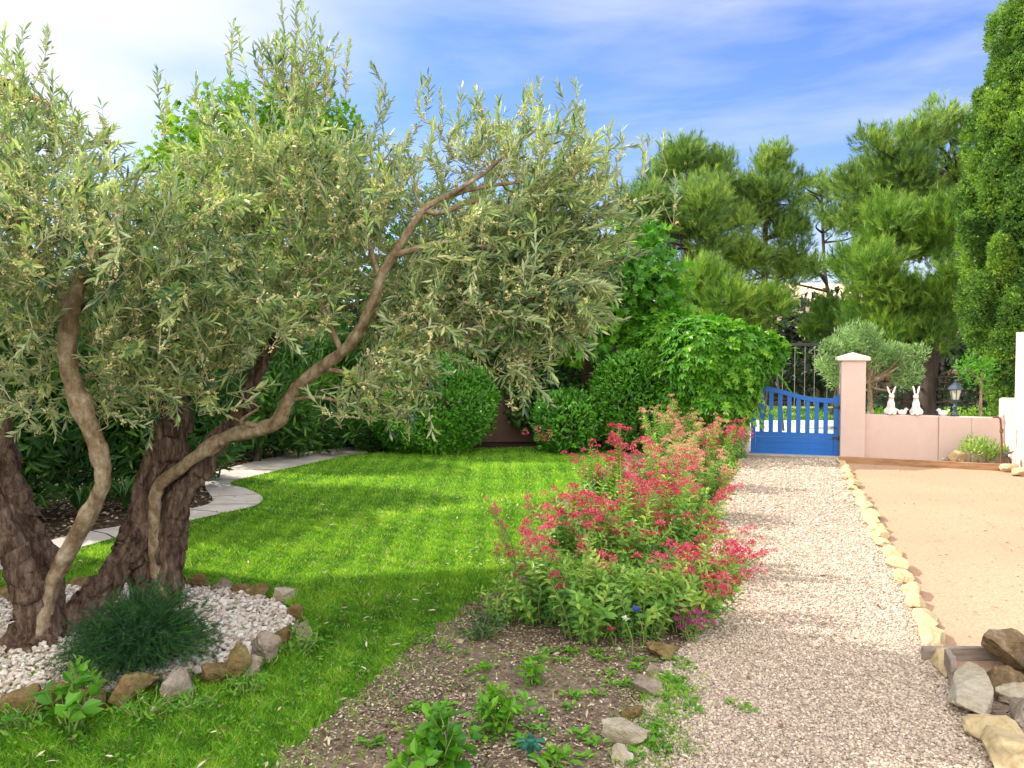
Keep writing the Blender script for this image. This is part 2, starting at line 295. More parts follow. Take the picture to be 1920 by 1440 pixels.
# leaf templates: unit length along +y, normal +z
def T_leaf(w=.2, fold=.12, droop=.1):
    return (np.array([[0,0,0],[-w*.8,.28,fold*w*4*.4],[-w,.62,fold*w*2-droop*.3],[0,1,-droop],[w,.62,fold*w*2-droop*.3],[w*.8,.28,fold*w*4*.4]], float), np.array([[0,3,2,1],[0,5,4,3]]))
def T_diamond(w=.25, fold=.1):
    return (np.array([[0,0,0],[-w,.5,fold],[0,1,0],[w,.5,fold]], float), np.array([[0,2,1],[0,3,2]]))
def T_lobed():
    pts = [(0,0),(-.28,-.02),(-.22,.22),(-.52,.30),(-.24,.46),(-.36,.78),(-.10,.62),(0,1),(.10,.62),(.36,.78),(.24,.46),(.52,.30),(.22,.22),(.28,-.02)]
    V = [(0,.32,.05)] + [(x, y, -.25*abs(x)-.1*y*y) for x, y in pts]; n = len(pts)
    return np.array(V, float), np.array([[0, 1+(i+1) % n, 1+i] for i in range(n)])
def T_creeper():
    V = []; Fc = []
    for a, l in ((-95, .55), (-48, .82), (0, 1), (48, .82), (95, .55)):
        r = math.radians(a); d = np.array([math.sin(r), math.cos(r), 0]); s = np.array([d[1], -d[0], 0]); b = len(V)
        V += [(0,0,0), tuple(d*l*.55-s*.23*l+np.array([0,0,.04])), tuple(d*l+np.array([0,0,-.14])), tuple(d*l*.55+s*.23*l+np.array([0,0,.04]))]
        Fc += [[b, b+2, b+1], [b, b+3, b+2]]
    return np.array(V, float), np.array(Fc)
def T_tuft(n=14, w=.02, spread=.5, seed=0, l0=.45):
    r = np.random.default_rng(seed); V = []; Fc = []
    for i in range(n):
        t = r.random()*.6; a = r.random()*2*PI; d = unit([math.cos(a)*spread, .75+.2*r.random(), math.sin(a)*spread])
        b = np.array([0, t, 0]); s = unit(np.cross(d, r.normal(size=3)))*w; l = l0*(.7+.5*r.random()); k = len(V)
        V += [b-s, b+s, b+d*l]; Fc.append([k, k+1, k+2])
    return np.array(V), np.array(Fc)
def T_scale(n=9, seed=0):   # little spray of scale-like foliage
    r = np.random.default_rng(seed); V = []; Fc = []
    for i in range(n):
        d = unit(r.normal(size=3)*.55+np.array([0, .7, 0])); b = d*r.random()*.35; s = unit(np.cross(d, r.normal(size=3)))*.11; l = .3+.35*r.random(); k = len(V)
        V += [b, b+d*l*.5-s, b+d*l, b+d*l*.5+s]; Fc.append([k, k+1, k+2, k+3])
    return np.array(V), np.array(Fc)
def place(mb, tmpl, Pn, D, N, S, rnd=None):
    tv, tf = tmpl; Pn = np.asarray(Pn, float); n = len(Pn)
    if n == 0: return
    D = unit(D); X = unit(np.cross(D, N)); Z = np.cross(X, D); S = np.broadcast_to(np.asarray(S, float), (n,))
    V = Pn[:, None] + S[:, None, None]*(tv[None, :, 0:1]*X[:, None]+tv[None, :, 1:2]*D[:, None]+tv[None, :, 2:3]*Z[:, None])
    Fc = tf[None] + (np.arange(n)*len(tv))[:, None, None]
    r = rng.random(n) if rnd is None else np.broadcast_to(rnd, (n,))
    mb.add(V.reshape(-1, 3), Fc.reshape(-1, tf.shape[1]), np.repeat(r, len(tf)))
def wave(Pn, f=1.0, seed=0):
    r = np.random.default_rng(seed+100); s = 0
    for k in range(5):
        d = unit(r.normal(size=3))*f*(1.0+.7*k); s = s + np.sin(Pn @ d*2.2 + r.random()*6)/(1+.5*k)
    return s/2.2
def clamp(x): return np.clip(x, 0, 1)

# polygons on the ground
def in_poly(X, Y, poly):
    poly = np.asarray(poly); r = np.zeros(len(X), bool); j = len(poly)-1
    for i in range(len(poly)):
        xi, yi = poly[i][:2]; xj, yj = poly[j][:2]
        if yi != yj: r ^= ((yi > Y) != (yj > Y)) & (X < (xj-xi)*(Y-yi)/(yj-yi)+xi)
        j = i
    return r
def smooth_line(pts, per=6): return catmull([(p[0], p[1], 0) for p in pts], (len(pts)-1)*per+1)[:, :2]
def sheet(name, poly, z, mat, kind='structure', skirt=.0):
    poly = [tuple(p[:2]) for p in poly]
    bm = bmesh.new(); vs = [bm.verts.new((x, y, z)) for x, y in poly]
    f = bm.faces.new(vs); f.normal_update()
    if f.normal.z < 0: f.normal_flip()
    bmesh.ops.triangulate(bm, faces=[f])
    me = bpy.data.meshes.new(name); bm.to_mesh(me); bm.free(); me.materials.append(mat)
    o = bpy.data.objects.new(name, me); C.objects.link(o)
    if kind: o['kind'] = kind
    return o

# ------------------------------------------------------------------ ground
g2 = lambda px, py: tuple(G(px, py)[:2])
sheet('ground', [(-300,-60),(300,-60),(300,600),(-300,600)], -.012, M['ridge'])
soil_left = smooth_line([g2(500,1440), g2(600,1360), g2(690,1285), g2(735,1240), g2(800,1190), g2(880,1135), g2(960,1090), g2(1010,1020), g2(1060,950), g2(1110,895), g2(1160,850)])
soil_left = soil_left + np.stack([.05*np.sin(np.arange(len(soil_left))*1.9)+.035*np.sin(np.arange(len(soil_left))*4.3+1), .05*np.cos(np.arange(len(soil_left))*2.7)], 1)
path_left = smooth_line([g2(1150,1440), g2(1195,1340), g2(1240,1250), g2(1300,1190), g2(1328,1090), g2(1335,1000), g2(1352,930), g2(1385,862)])
E0, E1 = G(1577, 866), G(1790, 1285); edir = unit((E1-E0)[:2])                 # edging row, far -> near
def on_edge(s): return E0[:2] + edir*s
EL = np.linalg.norm((E1-E0)[:2])-.10
slab_near = [g2(690,851), g2(640,858), g2(540,880), g2(470,896), g2(432,908), g2(462,918), g2(492,934), g2(478,950), g2(420,964), g2(350,980), g2(250,1003), g2(140,1032), g2(0,1072), g2(-160,1110)]
slab_far = [g2(-160,1080), g2(0,1046), g2(130,1006), g2(250,984), g2(350,958), g2(398,942), g2(385,915), g2(392,893), g2(440,876), g2(530,856), g2(640,841), g2(690,838)]
sn, sf = smooth_line(slab_near), smooth_line(slab_far)
lawn_poly = [(-.9, 1.2)] + [tuple(soil_left[0] + np.array([.0, -1.2]))] + [tuple(p) for p in soil_left] + [g2(1110,838), g2(900,842), g2(760,846)] + [tuple(p) for p in sn] + [(-5.5, 4.6), (-5.5, 1.2)]
sheet('lawn', lawn_poly, .0, M['turf'])
bed_poly = [tuple(soil_left[0] + np.array([0, -1.2]))] + [tuple(p) for p in soil_left] + [g2(1200, 840), g2(1400, 845)] + [tuple(p) for p in path_left[::-1]] + [tuple(path_left[0] + np.array([0, -1.2]))]
sheet('flower_bed_soil', bed_poly, .004, M['soil'])
path_poly = [tuple(path_left[0]+np.array([0,-1.2]))] + [tuple(p) for p in path_left] + [g2(1400, 851), g2(1590, 851)] + [tuple(E0[:2]), tuple(E1[:2]), tuple(E1[:2]+edir*2.4)]
sheet('gravel_path', path_poly, .008, M['gravel'])
court_poly = [tuple(E0[:2]+np.array([.0, .6])), tuple(E0[:2]), tuple(on_edge(EL*.995)), (E1[0]+.9, E1[1]-.02), (30, E1[1]+.05), (30, 13.1), (E0[0], 13.1)]
sheet('sand_court', court_poly, .004, M['court'])
sheet('side_bed_soil', [tuple(E1[:2]), (E1[0]+2.5, E1[1]), (E1[0]+2.5, .8), tuple(E1[:2]+edir*2.4)], .0, M['soil'])
sheet('paved_path', [tuple(p) for p in sn] + [tuple(p) for p in sf], .014, M['slab'])
back_bed = [g2(690,838)] + [tuple(p) for p in sf[::-1]] + [(-6, 6.2), (-6, 16), (2.6, 16), g2(1200,838), g2(1110,839), g2(900,843), g2(760,847), g2(690,850)]
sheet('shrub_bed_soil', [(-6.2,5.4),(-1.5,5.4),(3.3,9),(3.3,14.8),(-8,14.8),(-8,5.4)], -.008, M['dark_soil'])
sheet('pale_yard', [(3.35, 13.0), (26, 13.0), (26, 19.4), (3.35, 19.6)], -.004, M['pale_ground'])
sheet('far_lawn', [(-2, 19.6), (26, 19.4), (26, 24.5), (-2, 24.5)], -.002, M['turf'])

def scatter(n, bounds, poly=None, dens=None):
    x0, x1, y0, y1 = bounds; X = rng.uniform(x0, x1, n); Y = rng.uniform(y0, y1, n); k = np.ones(n, bool)
    if poly is not None: k &= in_poly(X, Y, poly)
    if dens is not None: k &= rng.random(n) < dens(X, Y)
    return X[k], Y[k]
def view_ok(X, Y, m=.12): return (np.abs(X)/np.maximum(Y, .1) < .64+m) & (Y > 2.7)
RC, RR = np.array([-2.62, 4.52]), np.array([1.40, .98])
def in_ring(X, Y, k=1.0): return ((X-RC[0])/RR[0])**2 + ((Y-RC[1])/RR[1])**2 < k
# grass
def grass(mb, X, Y, h, w, yel=0):
    n = len(X); lean = rnd_dir(n)*1.0; lean[:, 2] = .9; D = unit(lean); Pn = np.stack([X, Y, np.zeros(n)], 1)
    clump = clamp(.5+.45*wave(Pn, 1.6, 3)+.18*wave(Pn, 7, 5))
    clump = clamp(.5*clump+.5*(.5+.55*wave(Pn, 13, 8)+.3*wave(Pn, 31, 9)))
    r = clamp(.05+.7*clump+.35*rng.normal(size=n)*.5); r[rng.random(n) < .03+yel] = 1
    hh = h*(.6+.8*rng.random(n))*(.75+.5*clump)
    s = unit(np.cross(D, rnd_dir(n)))*w
    b = D*hh[:, None]; b[:, 2] = np.maximum(b[:, 2], .004); bend = rnd_dir(n)*hh[:, None]*.3; bend[:, 2] *= .2
    V = np.stack([Pn-s, Pn+s, Pn+b*.62+s*.7, Pn+b*.62-s*.7, Pn+b+bend], 1).reshape(-1, 3); k = (np.arange(n)*5)[:, None]
    mb.add(V, np.concatenate([k, k+1, k+2, k+3], 1), r)
    mb.add(V, np.concatenate([k+3, k+2, k+4], 1), r)
gm = MB()
lp = np.array([p[:2] for p in lawn_poly])
for (n, y0, y1, h, w) in ((300000, 2.7, 5, .034, .0016), (220000, 5, 8, .036, .0024), (160000, 8, 14.2, .040, .0038)):
    X, Y = scatter(n, (-min(5.5, y1*.72), 2.6, y0, y1), lp); k = view_ok(X, Y) & ~in_ring(X, Y, 1.02)
    grass(gm, X[k], Y[k], h, w)
X, Y = scatter(60000, (-4.3, -1.0, 3.2, 5.8)); rr_ = ((X-RC[0])/RR[0])**2 + ((Y-RC[1])/RR[1])**2; k = (rr_ > 1.0) & (rr_ < 1.22) & view_ok(X, Y, .2)
grass(gm, X[k], Y[k], .065, .0018)
# ragged fringe that creeps over the soil
X, Y = scatter(110000, (-1.6, 3.5, 2.7, 10), np.array(bed_poly))
dist = np.min(np.hypot(X[:, None]-soil_left[None, ::2, 0], Y[:, None]-soil_left[None, ::2, 1]), 1)
edge_n = .5+.5*wave(np.stack([X, Y, X*0], 1), 3.2, 77); k = rng.random(len(X)) < np.exp(-dist/(.05+.20*clamp(edge_n)))*1.1; grass(gm, X[k], Y[k], .04, .002, .05)
tag(gm.build('grass', M['grass']), kind='stuff', label='short green lawn grass between the paved path and the flower bed', cat='grass')
fg = MB(); X, Y = scatter(30000, (-1, 20, 19.5, 24.4)); grass(fg, X, Y, .08, .012)
tag(fg.build('grass', M['grass']), kind='stuff', label='far strip of lawn grass beyond the pale yard behind the gate', cat='grass')

# pebbles
def ico(seed, sub=1):
    r = np.random.default_rng(seed); bm = bmesh.new(); bmesh.ops.create_icosphere(bm, subdivisions=sub, radius=1)
    V = np.array([v.co[:] for v in bm.verts]); Fc = np.array([[v.index for v in f.verts] for f in bm.faces]); bm.free()
    V *= (1+.28*r.normal(size=(len(V), 1)).clip(-1, 1)); return V, Fc
ICO = [ico(s) for s in range(6)]
def pebbles(mb, X, Y, s, z=0, flat=.6):
    n = len(X); idx = rng.integers(0, 6, n)
    for t in range(6):
        k = idx == t; m = k.sum(); tv = ICO[t][0]*np.array([1, .75, flat]); sz = s*(.55+.9*rng.random(m)**1.5)
        D = rnd_dir(m); D[:, 2] *= .35; N = rnd_dir(m)*.35+np.array([0, 0, 1])
        zz = np.broadcast_to(z, (n,))[k]
        place(mb, (tv, ICO[t][1]), np.stack([X[k], Y[k], zz+sz*flat*.35], 1), D, N, sz)
pp = np.array([p[:2] for p in path_poly])
pm = MB()
for (n, y0, y1, s) in ((82000, 2.75, 4.6, .0068), (62000, 4.6, 7.4, .0088), (26000, 7.4, 12.2, .013)):
    X, Y = scatter(n, (.3, 5.2, y0, y1), pp); k = view_ok(X, Y); pebbles(pm, X[k], Y[k], s, .008)
tag(pm.build('gravel', M['pebble']), kind='stuff', label='pinkish grey gravel spread over the garden path', cat='gravel')
wm = MB(); X, Y = scatter(26000, (-4.1, -1.1, 3.4, 5.6)); k = in_ring(X, Y, .93) & view_ok(X, Y, .2); X, Y = X[k], Y[k]
pebbles(wm, X, Y, .0155, .01+.02*rng.random(len(X)))
tag(wm.build('white_pebbles', M['white_pebble']), kind='stuff', label='white marble pebbles covering the round bed under the olive tree', cat='pebbles')
rp = [(RC[0]+RR[0]*.985*math.cos(a), RC[1]+RR[1]*.985*math.sin(a)) for a in np.linspace(0, 2*PI, 48)[:-1]]
sheet('pebble_bed', rp, .006, M['soil'])
cm_ = MB(); bp = np.array([p[:2] for p in bed_poly])
X, Y = scatter(120000, (-1.8, 2.6, 2.7, 6.2), bp); pw = np.stack([X, Y, X*0], 1); k = rng.random(len(X)) < clamp(.55+.6*wave(pw, 2.2, 9)); X, Y = X[k], Y[k]
n = len(X); D = rnd_dir(n); D[:, 2] *= .25; place(cm_, T_diamond(.28, .05), np.stack([X, Y, .006+.006*rng.random(n)], 1), D, rnd_dir(n)*.3+np.array([0, 0, 1]), .009+.015*rng.random(n), clamp(rng.random(n)))
X, Y = scatter(9000, (-1.8, 2.6, 2.7, 6.2), bp); pebbles(cm_, X, Y, .006, .005)
X, Y = scatter(3500, (-1.5, 3, 2.7, 8), pp); n = len(X); D = rnd_dir(n); D[:, 2] *= .2
tag(cm_.build('bark_chips', M['chip']), kind='stuff', label='pale chips and grit strewn over the bare flower bed soil', cat='mulch')
fl_ = MB(); X, Y = scatter(2600, (-4, 4.5, 2.8, 9)); k = view_ok(X, Y) & ~in_ring(X, Y, 1.1) & (rng.random(len(X)) < np.exp(-np.abs(X+.5)/2.0)); X, Y = X[k], Y[k]; n = len(X); D = rnd_dir(n); D[:, 2] *= .25
zf = np.where(in_poly(X, Y, lp), .034, .018); place(fl_, T_leaf(.13, .1, .1), np.stack([X, Y, zf], 1), D, rnd_dir(n)*.5+np.array([0, 0, 1]), rng.uniform(.03, .055, n), clamp(rng.random(n)*.9+.1))
tag(fl_.build('fallen_leaves', M['chip']), kind='stuff', label='dry fallen olive leaves lying on the lawn, soil and gravel', cat='leaves')
# fallen litter in the shrub bed
lm = MB(); X, Y = scatter(9000, (-5.4, -.8, 6, 12), np.array([p[:2] for p in back_bed])); n = len(X); D = rnd_dir(n); D[:, 2] *= .25
place(lm, T_diamond(.3, .08), np.stack([X, Y, .006+.01*rng.random(n)], 1), D, rnd_dir(n)*.4+np.array([0, 0, 1]), .03+.03*rng.random(n), clamp(rng.random(n)*.8))
tag(lm.build('leaf_litter', M['chip']), kind='stuff', label='dry brown leaf litter in the bed behind the paved path', cat='leaf litter')
# joints of the slabs: thin dark grooves as real recess strips
jm = MB(); acc = 0
for i in range(6, len(sn)-8, 7):
    a = sn[i]; j = int(np.argmin(np.hypot(sf[:, 0]-a[0], sf[:, 1]-a[1]))); b = sf[j]
    d = unit(np.append(b-a, 0)); s = np.array([-d[1], d[0], 0])*.008; A = np.append(a, .0155); B = np.append(b, .0155)
    mid = (A+B)/2 + s*rng.uniform(-4, 4)
    jm.add([A-s, A+s, mid+s, mid-s, B+s, B-s], [[0,1,2,3],[3,2,4,5]])
tag(jm.build('paving_joints', M['dark_soil']), kind='structure')

# ------------------------------------------------------------------ stones
ORD = 'first second third fourth fifth sixth seventh eighth ninth tenth eleventh twelfth thirteenth fourteenth fifteenth sixteenth seventeenth eighteenth nineteenth twentieth'.split() + ['twenty-'+w for w in 'first second third fourth fifth sixth seventh eighth ninth'.split()] + ['thirtieth'] + ['thirty-'+w for w in 'first second third fourth fifth sixth seventh eighth ninth'.split()] + ['fortieth']
def rock(name, loc, size, rz, mat, seed, label, cat='stone', group=None, ang=.5, tilt=(0,0), sub=4):
    r = np.random.default_rng(seed); bm = bmesh.new(); bmesh.ops.create_icosphere(bm, subdivisions=sub, radius=1)
    V = np.array([v.co[:] for v in bm.verts]); Fc = np.array([[v.index for v in f.verts] for f in bm.faces]); bm.free()
    for k in range(16):                                     # knock flat facets off the ball
        d = unit(r.normal(size=3)*np.array([1, 1, .8])); h = 1-ang*r.uniform(.40, .85); q = V @ d; m = q > h; V[m] -= np.outer(q[m]-h, d)
    V *= (1 + .06*wave(V, 2.2, seed)[:, None] + .05*wave(V, 5, seed+1)[:, None] + .035*wave(V, 11, seed+2)[:, None] + .018*wave(V, 24, seed+3)[:, None])
    V /= np.abs(V).max(0); V *= np.array(size)/2
    Mx = np.array((Matrix.Rotation(rz, 3, 'Z') @ Matrix.Rotation(tilt[0], 3, 'X') @ Matrix.Rotation(tilt[1], 3, 'Y')))
    V = V @ Mx.T; V[:, 2] -= V[:, 2].min()
    mb = MB(); mb.add(V, Fc); o = mb.build(name, mat, smooth=True); o.location = loc
    m = o.data
    try: m.set_sharp_from_angle(angle=math.radians(32))
    except Exception: pass
    return tag(o, label, cat, group)
# ring round the olive tree: px centre x, base y, width px, height px, kind
ring = [(25,1352,105,52,'r','long brown flat-topped stone at the near left of the olive ring'),
 (88,1345,62,46,'r','squarish brown ring stone half hidden by the leafy weed'),
 (165,1345,66,48,'r','brown ring stone just right of the leafy weed'),
 (235,1332,86,54,'r','rusty brown ring stone with a yellow dandelion spot beside it'),
 (336,1318,62,48,'g','grey topped squarish stone in the near side of the olive ring'),
 (395,1292,62,42,'r','low mossy brown ring stone right of the grey topped one'),
 (440,1285,50,62,'r','narrow leaning stone against the big tilted white slab'),
 (465,1282,34,56,'g','slim pale wedge stone leaning in front of the tilted slab'),
 (490,1250,58,58,'g','big tilted white topped slab at the right of the olive ring'),
 (530,1216,46,46,'r','olive green mossy stone behind the tilted slab'),
 (566,1222,40,54,'g','pale grey stone at the far right of the olive ring'),
 (556,1172,38,34,'r','small rounded brown stone at the right rim of the ring'),
 (532,1140,40,30,'w','pale whitish stone at the back right of the ring'),
 (478,1132,42,26,'r','small brown stone third in the back row of the ring'),
 (446,1126,38,28,'r','tan angular stone second in the back row of the ring'),
 (414,1119,44,24,'g','greyish low stone first in the back row of the ring'),
 (370,1116,40,32,'r','round brown stone alone at the back behind the feathery bush'),
 (150,1112,50,16,'r','low brown stone seen between the olive trunks'),
 (20,1136,60,20,'r','flat mossy stone at the back left of the olive ring'),
 (-50,1150,60,26,'r','brown stone beyond the back left of the olive ring')]
for i, (cx, by, w, h, k, lab) in enumerate(ring):
    p = G(cx, by-8); mp_ = p[1]/F_PX; W_, H_ = w*mp_*1.22, h*mp_*1.08
    rock('ring_stone', (p[0], p[1]+W_*.15, -.02), (W_, W_*(.55+.3*random.random()), H_+.03), random.uniform(-.4, .4), M[{'r':'ring_stone','g':'grey_stone','w':'white_stone'}[k]], 40+i, lab, 'stone', 'stones round the olive bed', ang=.75, tilt=((-.25, .45) if 'tilted' in lab or 'slim' in lab else (random.uniform(-.1,.1), random.uniform(-.12,.12))))
# the yellow edging row between path and court
nE = 27; s = 0; lens = [random.uniform(.24, .40) for _ in range(nE)]; f = EL/sum(lens); ang_e = math.atan2(edir[1], edir[0])
for i in range(nE):
    L_ = lens[i]*f; c = on_edge(s+L_/2); s += L_
    who = ('first' if i == 0 else ORD[i])
    lab = f'{who} yellow limestone of the edging row counted from the timber board by the wall'
    rock('edging_stone', (c[0]+random.uniform(-.015, .015), c[1], -.02), (L_*1.34, random.uniform(.14, .19), random.uniform(.085, .11)), ang_e+random.uniform(-.08, .08), M['limestone'], 100+i, lab, 'edging stone', 'yellow limestones edging the gravel path', ang=.62, tilt=(random.uniform(-.12,.12), random.uniform(-.05,.05)))
# near big stones right of the path
bigs = [(1822,1345,78,120,'w','long white weathered edging stone just past the timber corner',(.27,.60)),
 (1866,1418,72,100,'l','rounded yellow edging stone below the long white one',(.28,.40)),
 (1905,1478,70,110,'l','yellow edging stone at the very bottom right corner',(.30,.46))]
for i, (cx, by, w, h, k, lab, sz) in enumerate(bigs):
    p = G(cx, by-30); rock('edging_stone', (p[0], p[1], -.02), (sz[1], sz[0]*.85, .15), math.radians(67)+.1*i, M['white_stone' if k == 'w' else 'limestone'], 150+i, lab, 'edging stone', None, ang=.5)
pile = [(1888,1262,100,72,'brown_stone','large brown rock at the top of the rock heap',0,(.36,.28,.24)),
 (1880,1310,72,56,'brown_stone','boxy brown rock with a flat top in front of the large one',.0,(.24,.2,.17)),
 (1915,1335,60,40,'white_stone','small pale yellow rock between the boxy rock and the grey one',0,(.2,.18,.12)),
 (1925,1385,80,60,'grey_stone','grey white rock at the right frame edge beside the edging stones',0,(.26,.24,.18)),
 (1960,1300,80,80,'brown_stone','dark brown rock half out of frame behind the boxy rock',0,(.34,.3,.25))]
for i, (cx, by, w, h, k, lab, rz, sz) in enumerate(pile):
    p = G(cx, by-10); rock('rock', (p[0], p[1], -.01), sz, random.uniform(-.5, .5), M[k], 170+i, lab, 'rock', 'heap of rocks in the side bed', ang=.95, tilt=(random.uniform(-.2,.2), random.uniform(-.2,.2)))
# stones along the left side of the gravel path
for i, (cx, by, w, h, k, lab) in enumerate([(1240,1238,52,42,'ring_stone','brown stone at the top of the bed edge beneath the valerian'),
 (1222,1268,30,30,'grey_stone','small grey stone between the brown stone and the pointed one'),
 (1215,1306,50,42,'grey_stone','pointed purple grey stone edging the bed by the gravel'),
 (1192,1350,46,36,'ring_stone','half buried tan stone below the pointed grey one'),
 (1172,1400,56,64,'white_stone','tall pale mossy stone standing at the bed edge'),
 (1158,1432,50,40,'white_stone','pale rounded stone at the foot of the mossy one')]):
    p = G(cx, by-6); mp_ = p[1]/F_PX
    rock('bed_edge_stone', (p[0], p[1], -.02), (w*mp_, h*mp_*1.6, h*mp_*.8+.02), 1.2+random.uniform(-.3, .3), M[k], 190+i, lab, 'stone', 'stones between flower bed and gravel path', ang=.8)
for i, (cx, cy, w, k, lab) in enumerate([(862,1205,20,'white_stone','small white stone at the lawn end of the bare soil'), (782,1294,18,'white_stone','small pale stone on the bare soil left of the seedlings'),(1855,1395,30,'white_stone','flat white stone on the gravel against the yellow edging stones')]):
    p = G(cx, cy); mp_ = p[1]/F_PX; rock('stone', (p[0], p[1], -.005), (w*mp_, w*mp_*.8, w*mp_*.5), random.random(), M[k], 210+i, lab, 'stone', None, ang=.6)
# small bed by the wall
WY = 12.35                                                     # front plane of the low pink wall
for i, (cx, by, w, h, lab) in enumerate([(1789,868,36,26,'largest round cream boulder in the small bed by the pink wall'),(1765,866,10,8,'tiny stone left of the cream boulder'),(1797,869,20,12,'low cream stone in front of the boulder'),(1822,869,18,14,'squarish pale stone right of the boulder'),(1810,868,10,7,'little stone between the boulder and the squarish one'),(1836,869,12,7,'small stone right of the squarish pale one'),(1853,870,24,9,'long low stone under the small shrub'),(1888,871,12,12,'small pale stone beside the garden spotlight')]):
    p = G(cx, by); mp_ = p[1]/F_PX
    rock('stone', (p[0], p[1]-.06, -.01), (w*mp_, w*mp_*.75, h*mp_+.02), random.random()*3, M['limestone' if i == 0 else 'white_stone'], 230+i, lab, 'stone', 'stones in the small bed by the wall', ang=.45)
for i, (cx, by, lab) in enumerate([(1893,885,'first cream boulder at the right foot of the side wall'),(1910,892,'second cream boulder at the right foot of the side wall')]):
    p = G(cx, by); rock('stone', (p[0], p[1], -.01), (.28, .22, .13), .5, M['limestone'], 250+i, lab, 'stone', None, ang=.45)

# ------------------------------------------------------------------ timber
def plank(name, a, b, z0, z1, th, mat, label, cat='timber'):
    a = np.array(a[:2]); b = np.array(b[:2]); L_ = np.linalg.norm(b-a); mb = MB(); box(mb, (0, 0, 0), (L_, th, z1-z0))
    o = mb.build(name, mat); o.location = ((a+b)[0]/2, (a+b)[1]/2, (z0+z1)/2); o.rotation_euler.z = math.atan2(*(b-a)[::-1]); bevel(o, .006); return tag(o, label, cat)
plank('timber_board', G(1572, 868), G(1888, 884), -.01, .10, .045, M['timber'], 'long brown timber board laid along the foot of the pink wall')
plank('timber_board', G(1788,1283)+np.array([0,.30,0]), G(1860,1283)+np.array([.35,.30,0]), -.01, .075, .03, M['grey_timber'], 'short timber board across the near end of the sand court')
plank('timber_stake', G(1788,1288), G(1788,1288)+np.array([.06,.17,0]), -.01, .125, .03, M['grey_timber'], 'grey timber stake at the corner of the sand court', 'stake')

# ------------------------------------------------------------------ walls and gate
mpw = WY/F_PX
TH = math.radians(18); QX = (1600-960)*WY/F_PX                   # the gate line stands square to the path, 18 degrees off the view
def wx(px):
    k = (px-960)/F_PX; return QX + (k*WY-QX)/(math.cos(TH)+k*math.sin(TH))
def turned(o):                                                   # turn a thing of the gate line into place about the pillar
    c, s_ = math.cos(TH), math.sin(TH); dx, dy = o.location.x-QX, o.location.y-WY
    o.location.x = QX+dx*c+dy*s_; o.location.y = WY-dx*s_+dy*c; o.rotation_euler.z -= TH
def wz(py): return EYE - (py-HORIZON)*WY/F_PX
WALLTOP = wz(777)
lw = empty('low_garden_wall', (wx(1755), WY+.1, 0), 'low pink plastered wall carrying the rabbit ornaments and the lantern', 'wall')
def part_box(name, x0, x1, y0, y1, z0, z1, mat, par, bv=.008):
    mb = MB(); box(mb, (0, 0, 0), (x1-x0, y1-y0, z1-z0)); o = mb.build(name, mat, par); pl = par.location
    o.location = ((x0+x1)/2-pl[0], (y0+y1)/2-pl[1], (z0+z1)/2-pl[2]); bevel(o, bv); return o
part_box('wall_panel', wx(1620), wx(1762), WY, WY+.2, 0, WALLTOP, M['plaster'], lw)
part_box('wall_panel', wx(1762)+.002, wx(1823), WY-.022, WY+.2, 0, WALLTOP-.003, M['plaster'], lw)
part_box('wall_panel', wx(1823)+.002, wx(1888), WY-.008, WY+.2, 0, WALLTOP-.006, M['plaster'], lw)
gp = empty('gate_pillar', (wx(1600), WY+.05, 0), 'tall pink gate pillar with a pyramid cap to the right of the blue gate', 'pillar')
part_box('shaft', wx(1576), wx(1622), WY-.14, WY+.235, 0, wz(676), M['plaster'], gp, .012)
mb = MB(); cx, cy = wx(1599), WY+.048; z0 = wz(676); hw = wx(1629.5)-wx(1599)
V = [(-hw,-hw,0),(hw,-hw,0),(hw,hw,0),(-hw,hw,0),(-hw,-hw,.055),(hw,-hw,.055),(hw,hw,.055),(-hw,hw,.055),(0,0,.125)]
mb.add(np.array(V)+np.array([cx, cy, z0])-np.array(gp.location), [[0,3,2,1],[0,1,5,4],[1,2,6,5],[2,3,7,6],[3,0,4,7]]); mb.add(np.array(V)+np.array([cx, cy, z0])-np.array(gp.location), [[4,5,8],[5,6,8],[6,7,8],[7,4,8]])
bevel(mb.build('cap', M['coping'], gp), .01)
lp_ = empty('gate_pillar', (wx(1392), WY+.05, 0), 'pink gate pillar buried under the creeper left of the blue gate', 'pillar')
part_box('shaft', wx(1368), wx(1404), WY-.14, WY+.235, 0, 1.55, M['plaster'], lp_, .012)
part_box('jamb_strip', wx(1404)+.002, wx(1408), WY-.10, WY-.03, .12, wz(795), M['white_paint'], lp_, .003)
# side wall running towards the viewer on the right, with white panel fence on top
SX = wx(1888)-.01
sw = empty('side_wall', (SX+.1, 9, 0), 'taller pink side wall at the right edge of the court', 'wall')
SZ = wz(745)
part_box('wall_block', SX, SX+.22, 5.0, WY+.35, 0, SZ, M['plaster'], sw)
part_box('coping', SX+.02, SX+.20, 5.02, WY+.33, SZ+.001, SZ+.012, M['coping'], sw, .004)
pf = empty('panel_fence', (SX+.12, 9, SZ), 'white panel fence standing on top of the side wall', 'fence')
mb = MB(); fy0, fy1 = 5.0, WY-.05; ztop = 1.9; mb2 = MB()
nsl = 70
for i in range(nsl):
    y = fy0+(fy1-fy0)*(i+.5)/nsl; box(mb, (0, y-9, (ztop-SZ)/2+.012+.01*(i % 2)), (.02+.008*(i % 2), (fy1-fy0)/nsl-.004, ztop-SZ-.02+.02*(i % 2)))
mb.build('slats', M['white_paint'], pf)
for y in (fy0, 7.4, 9.8, fy1):
    mb2 = MB(); box(mb2, (.03, y-9, (ztop-SZ)/2+.01), (.04, .05, ztop-SZ-.02)); mb2.build('post', M['white_paint'], pf)
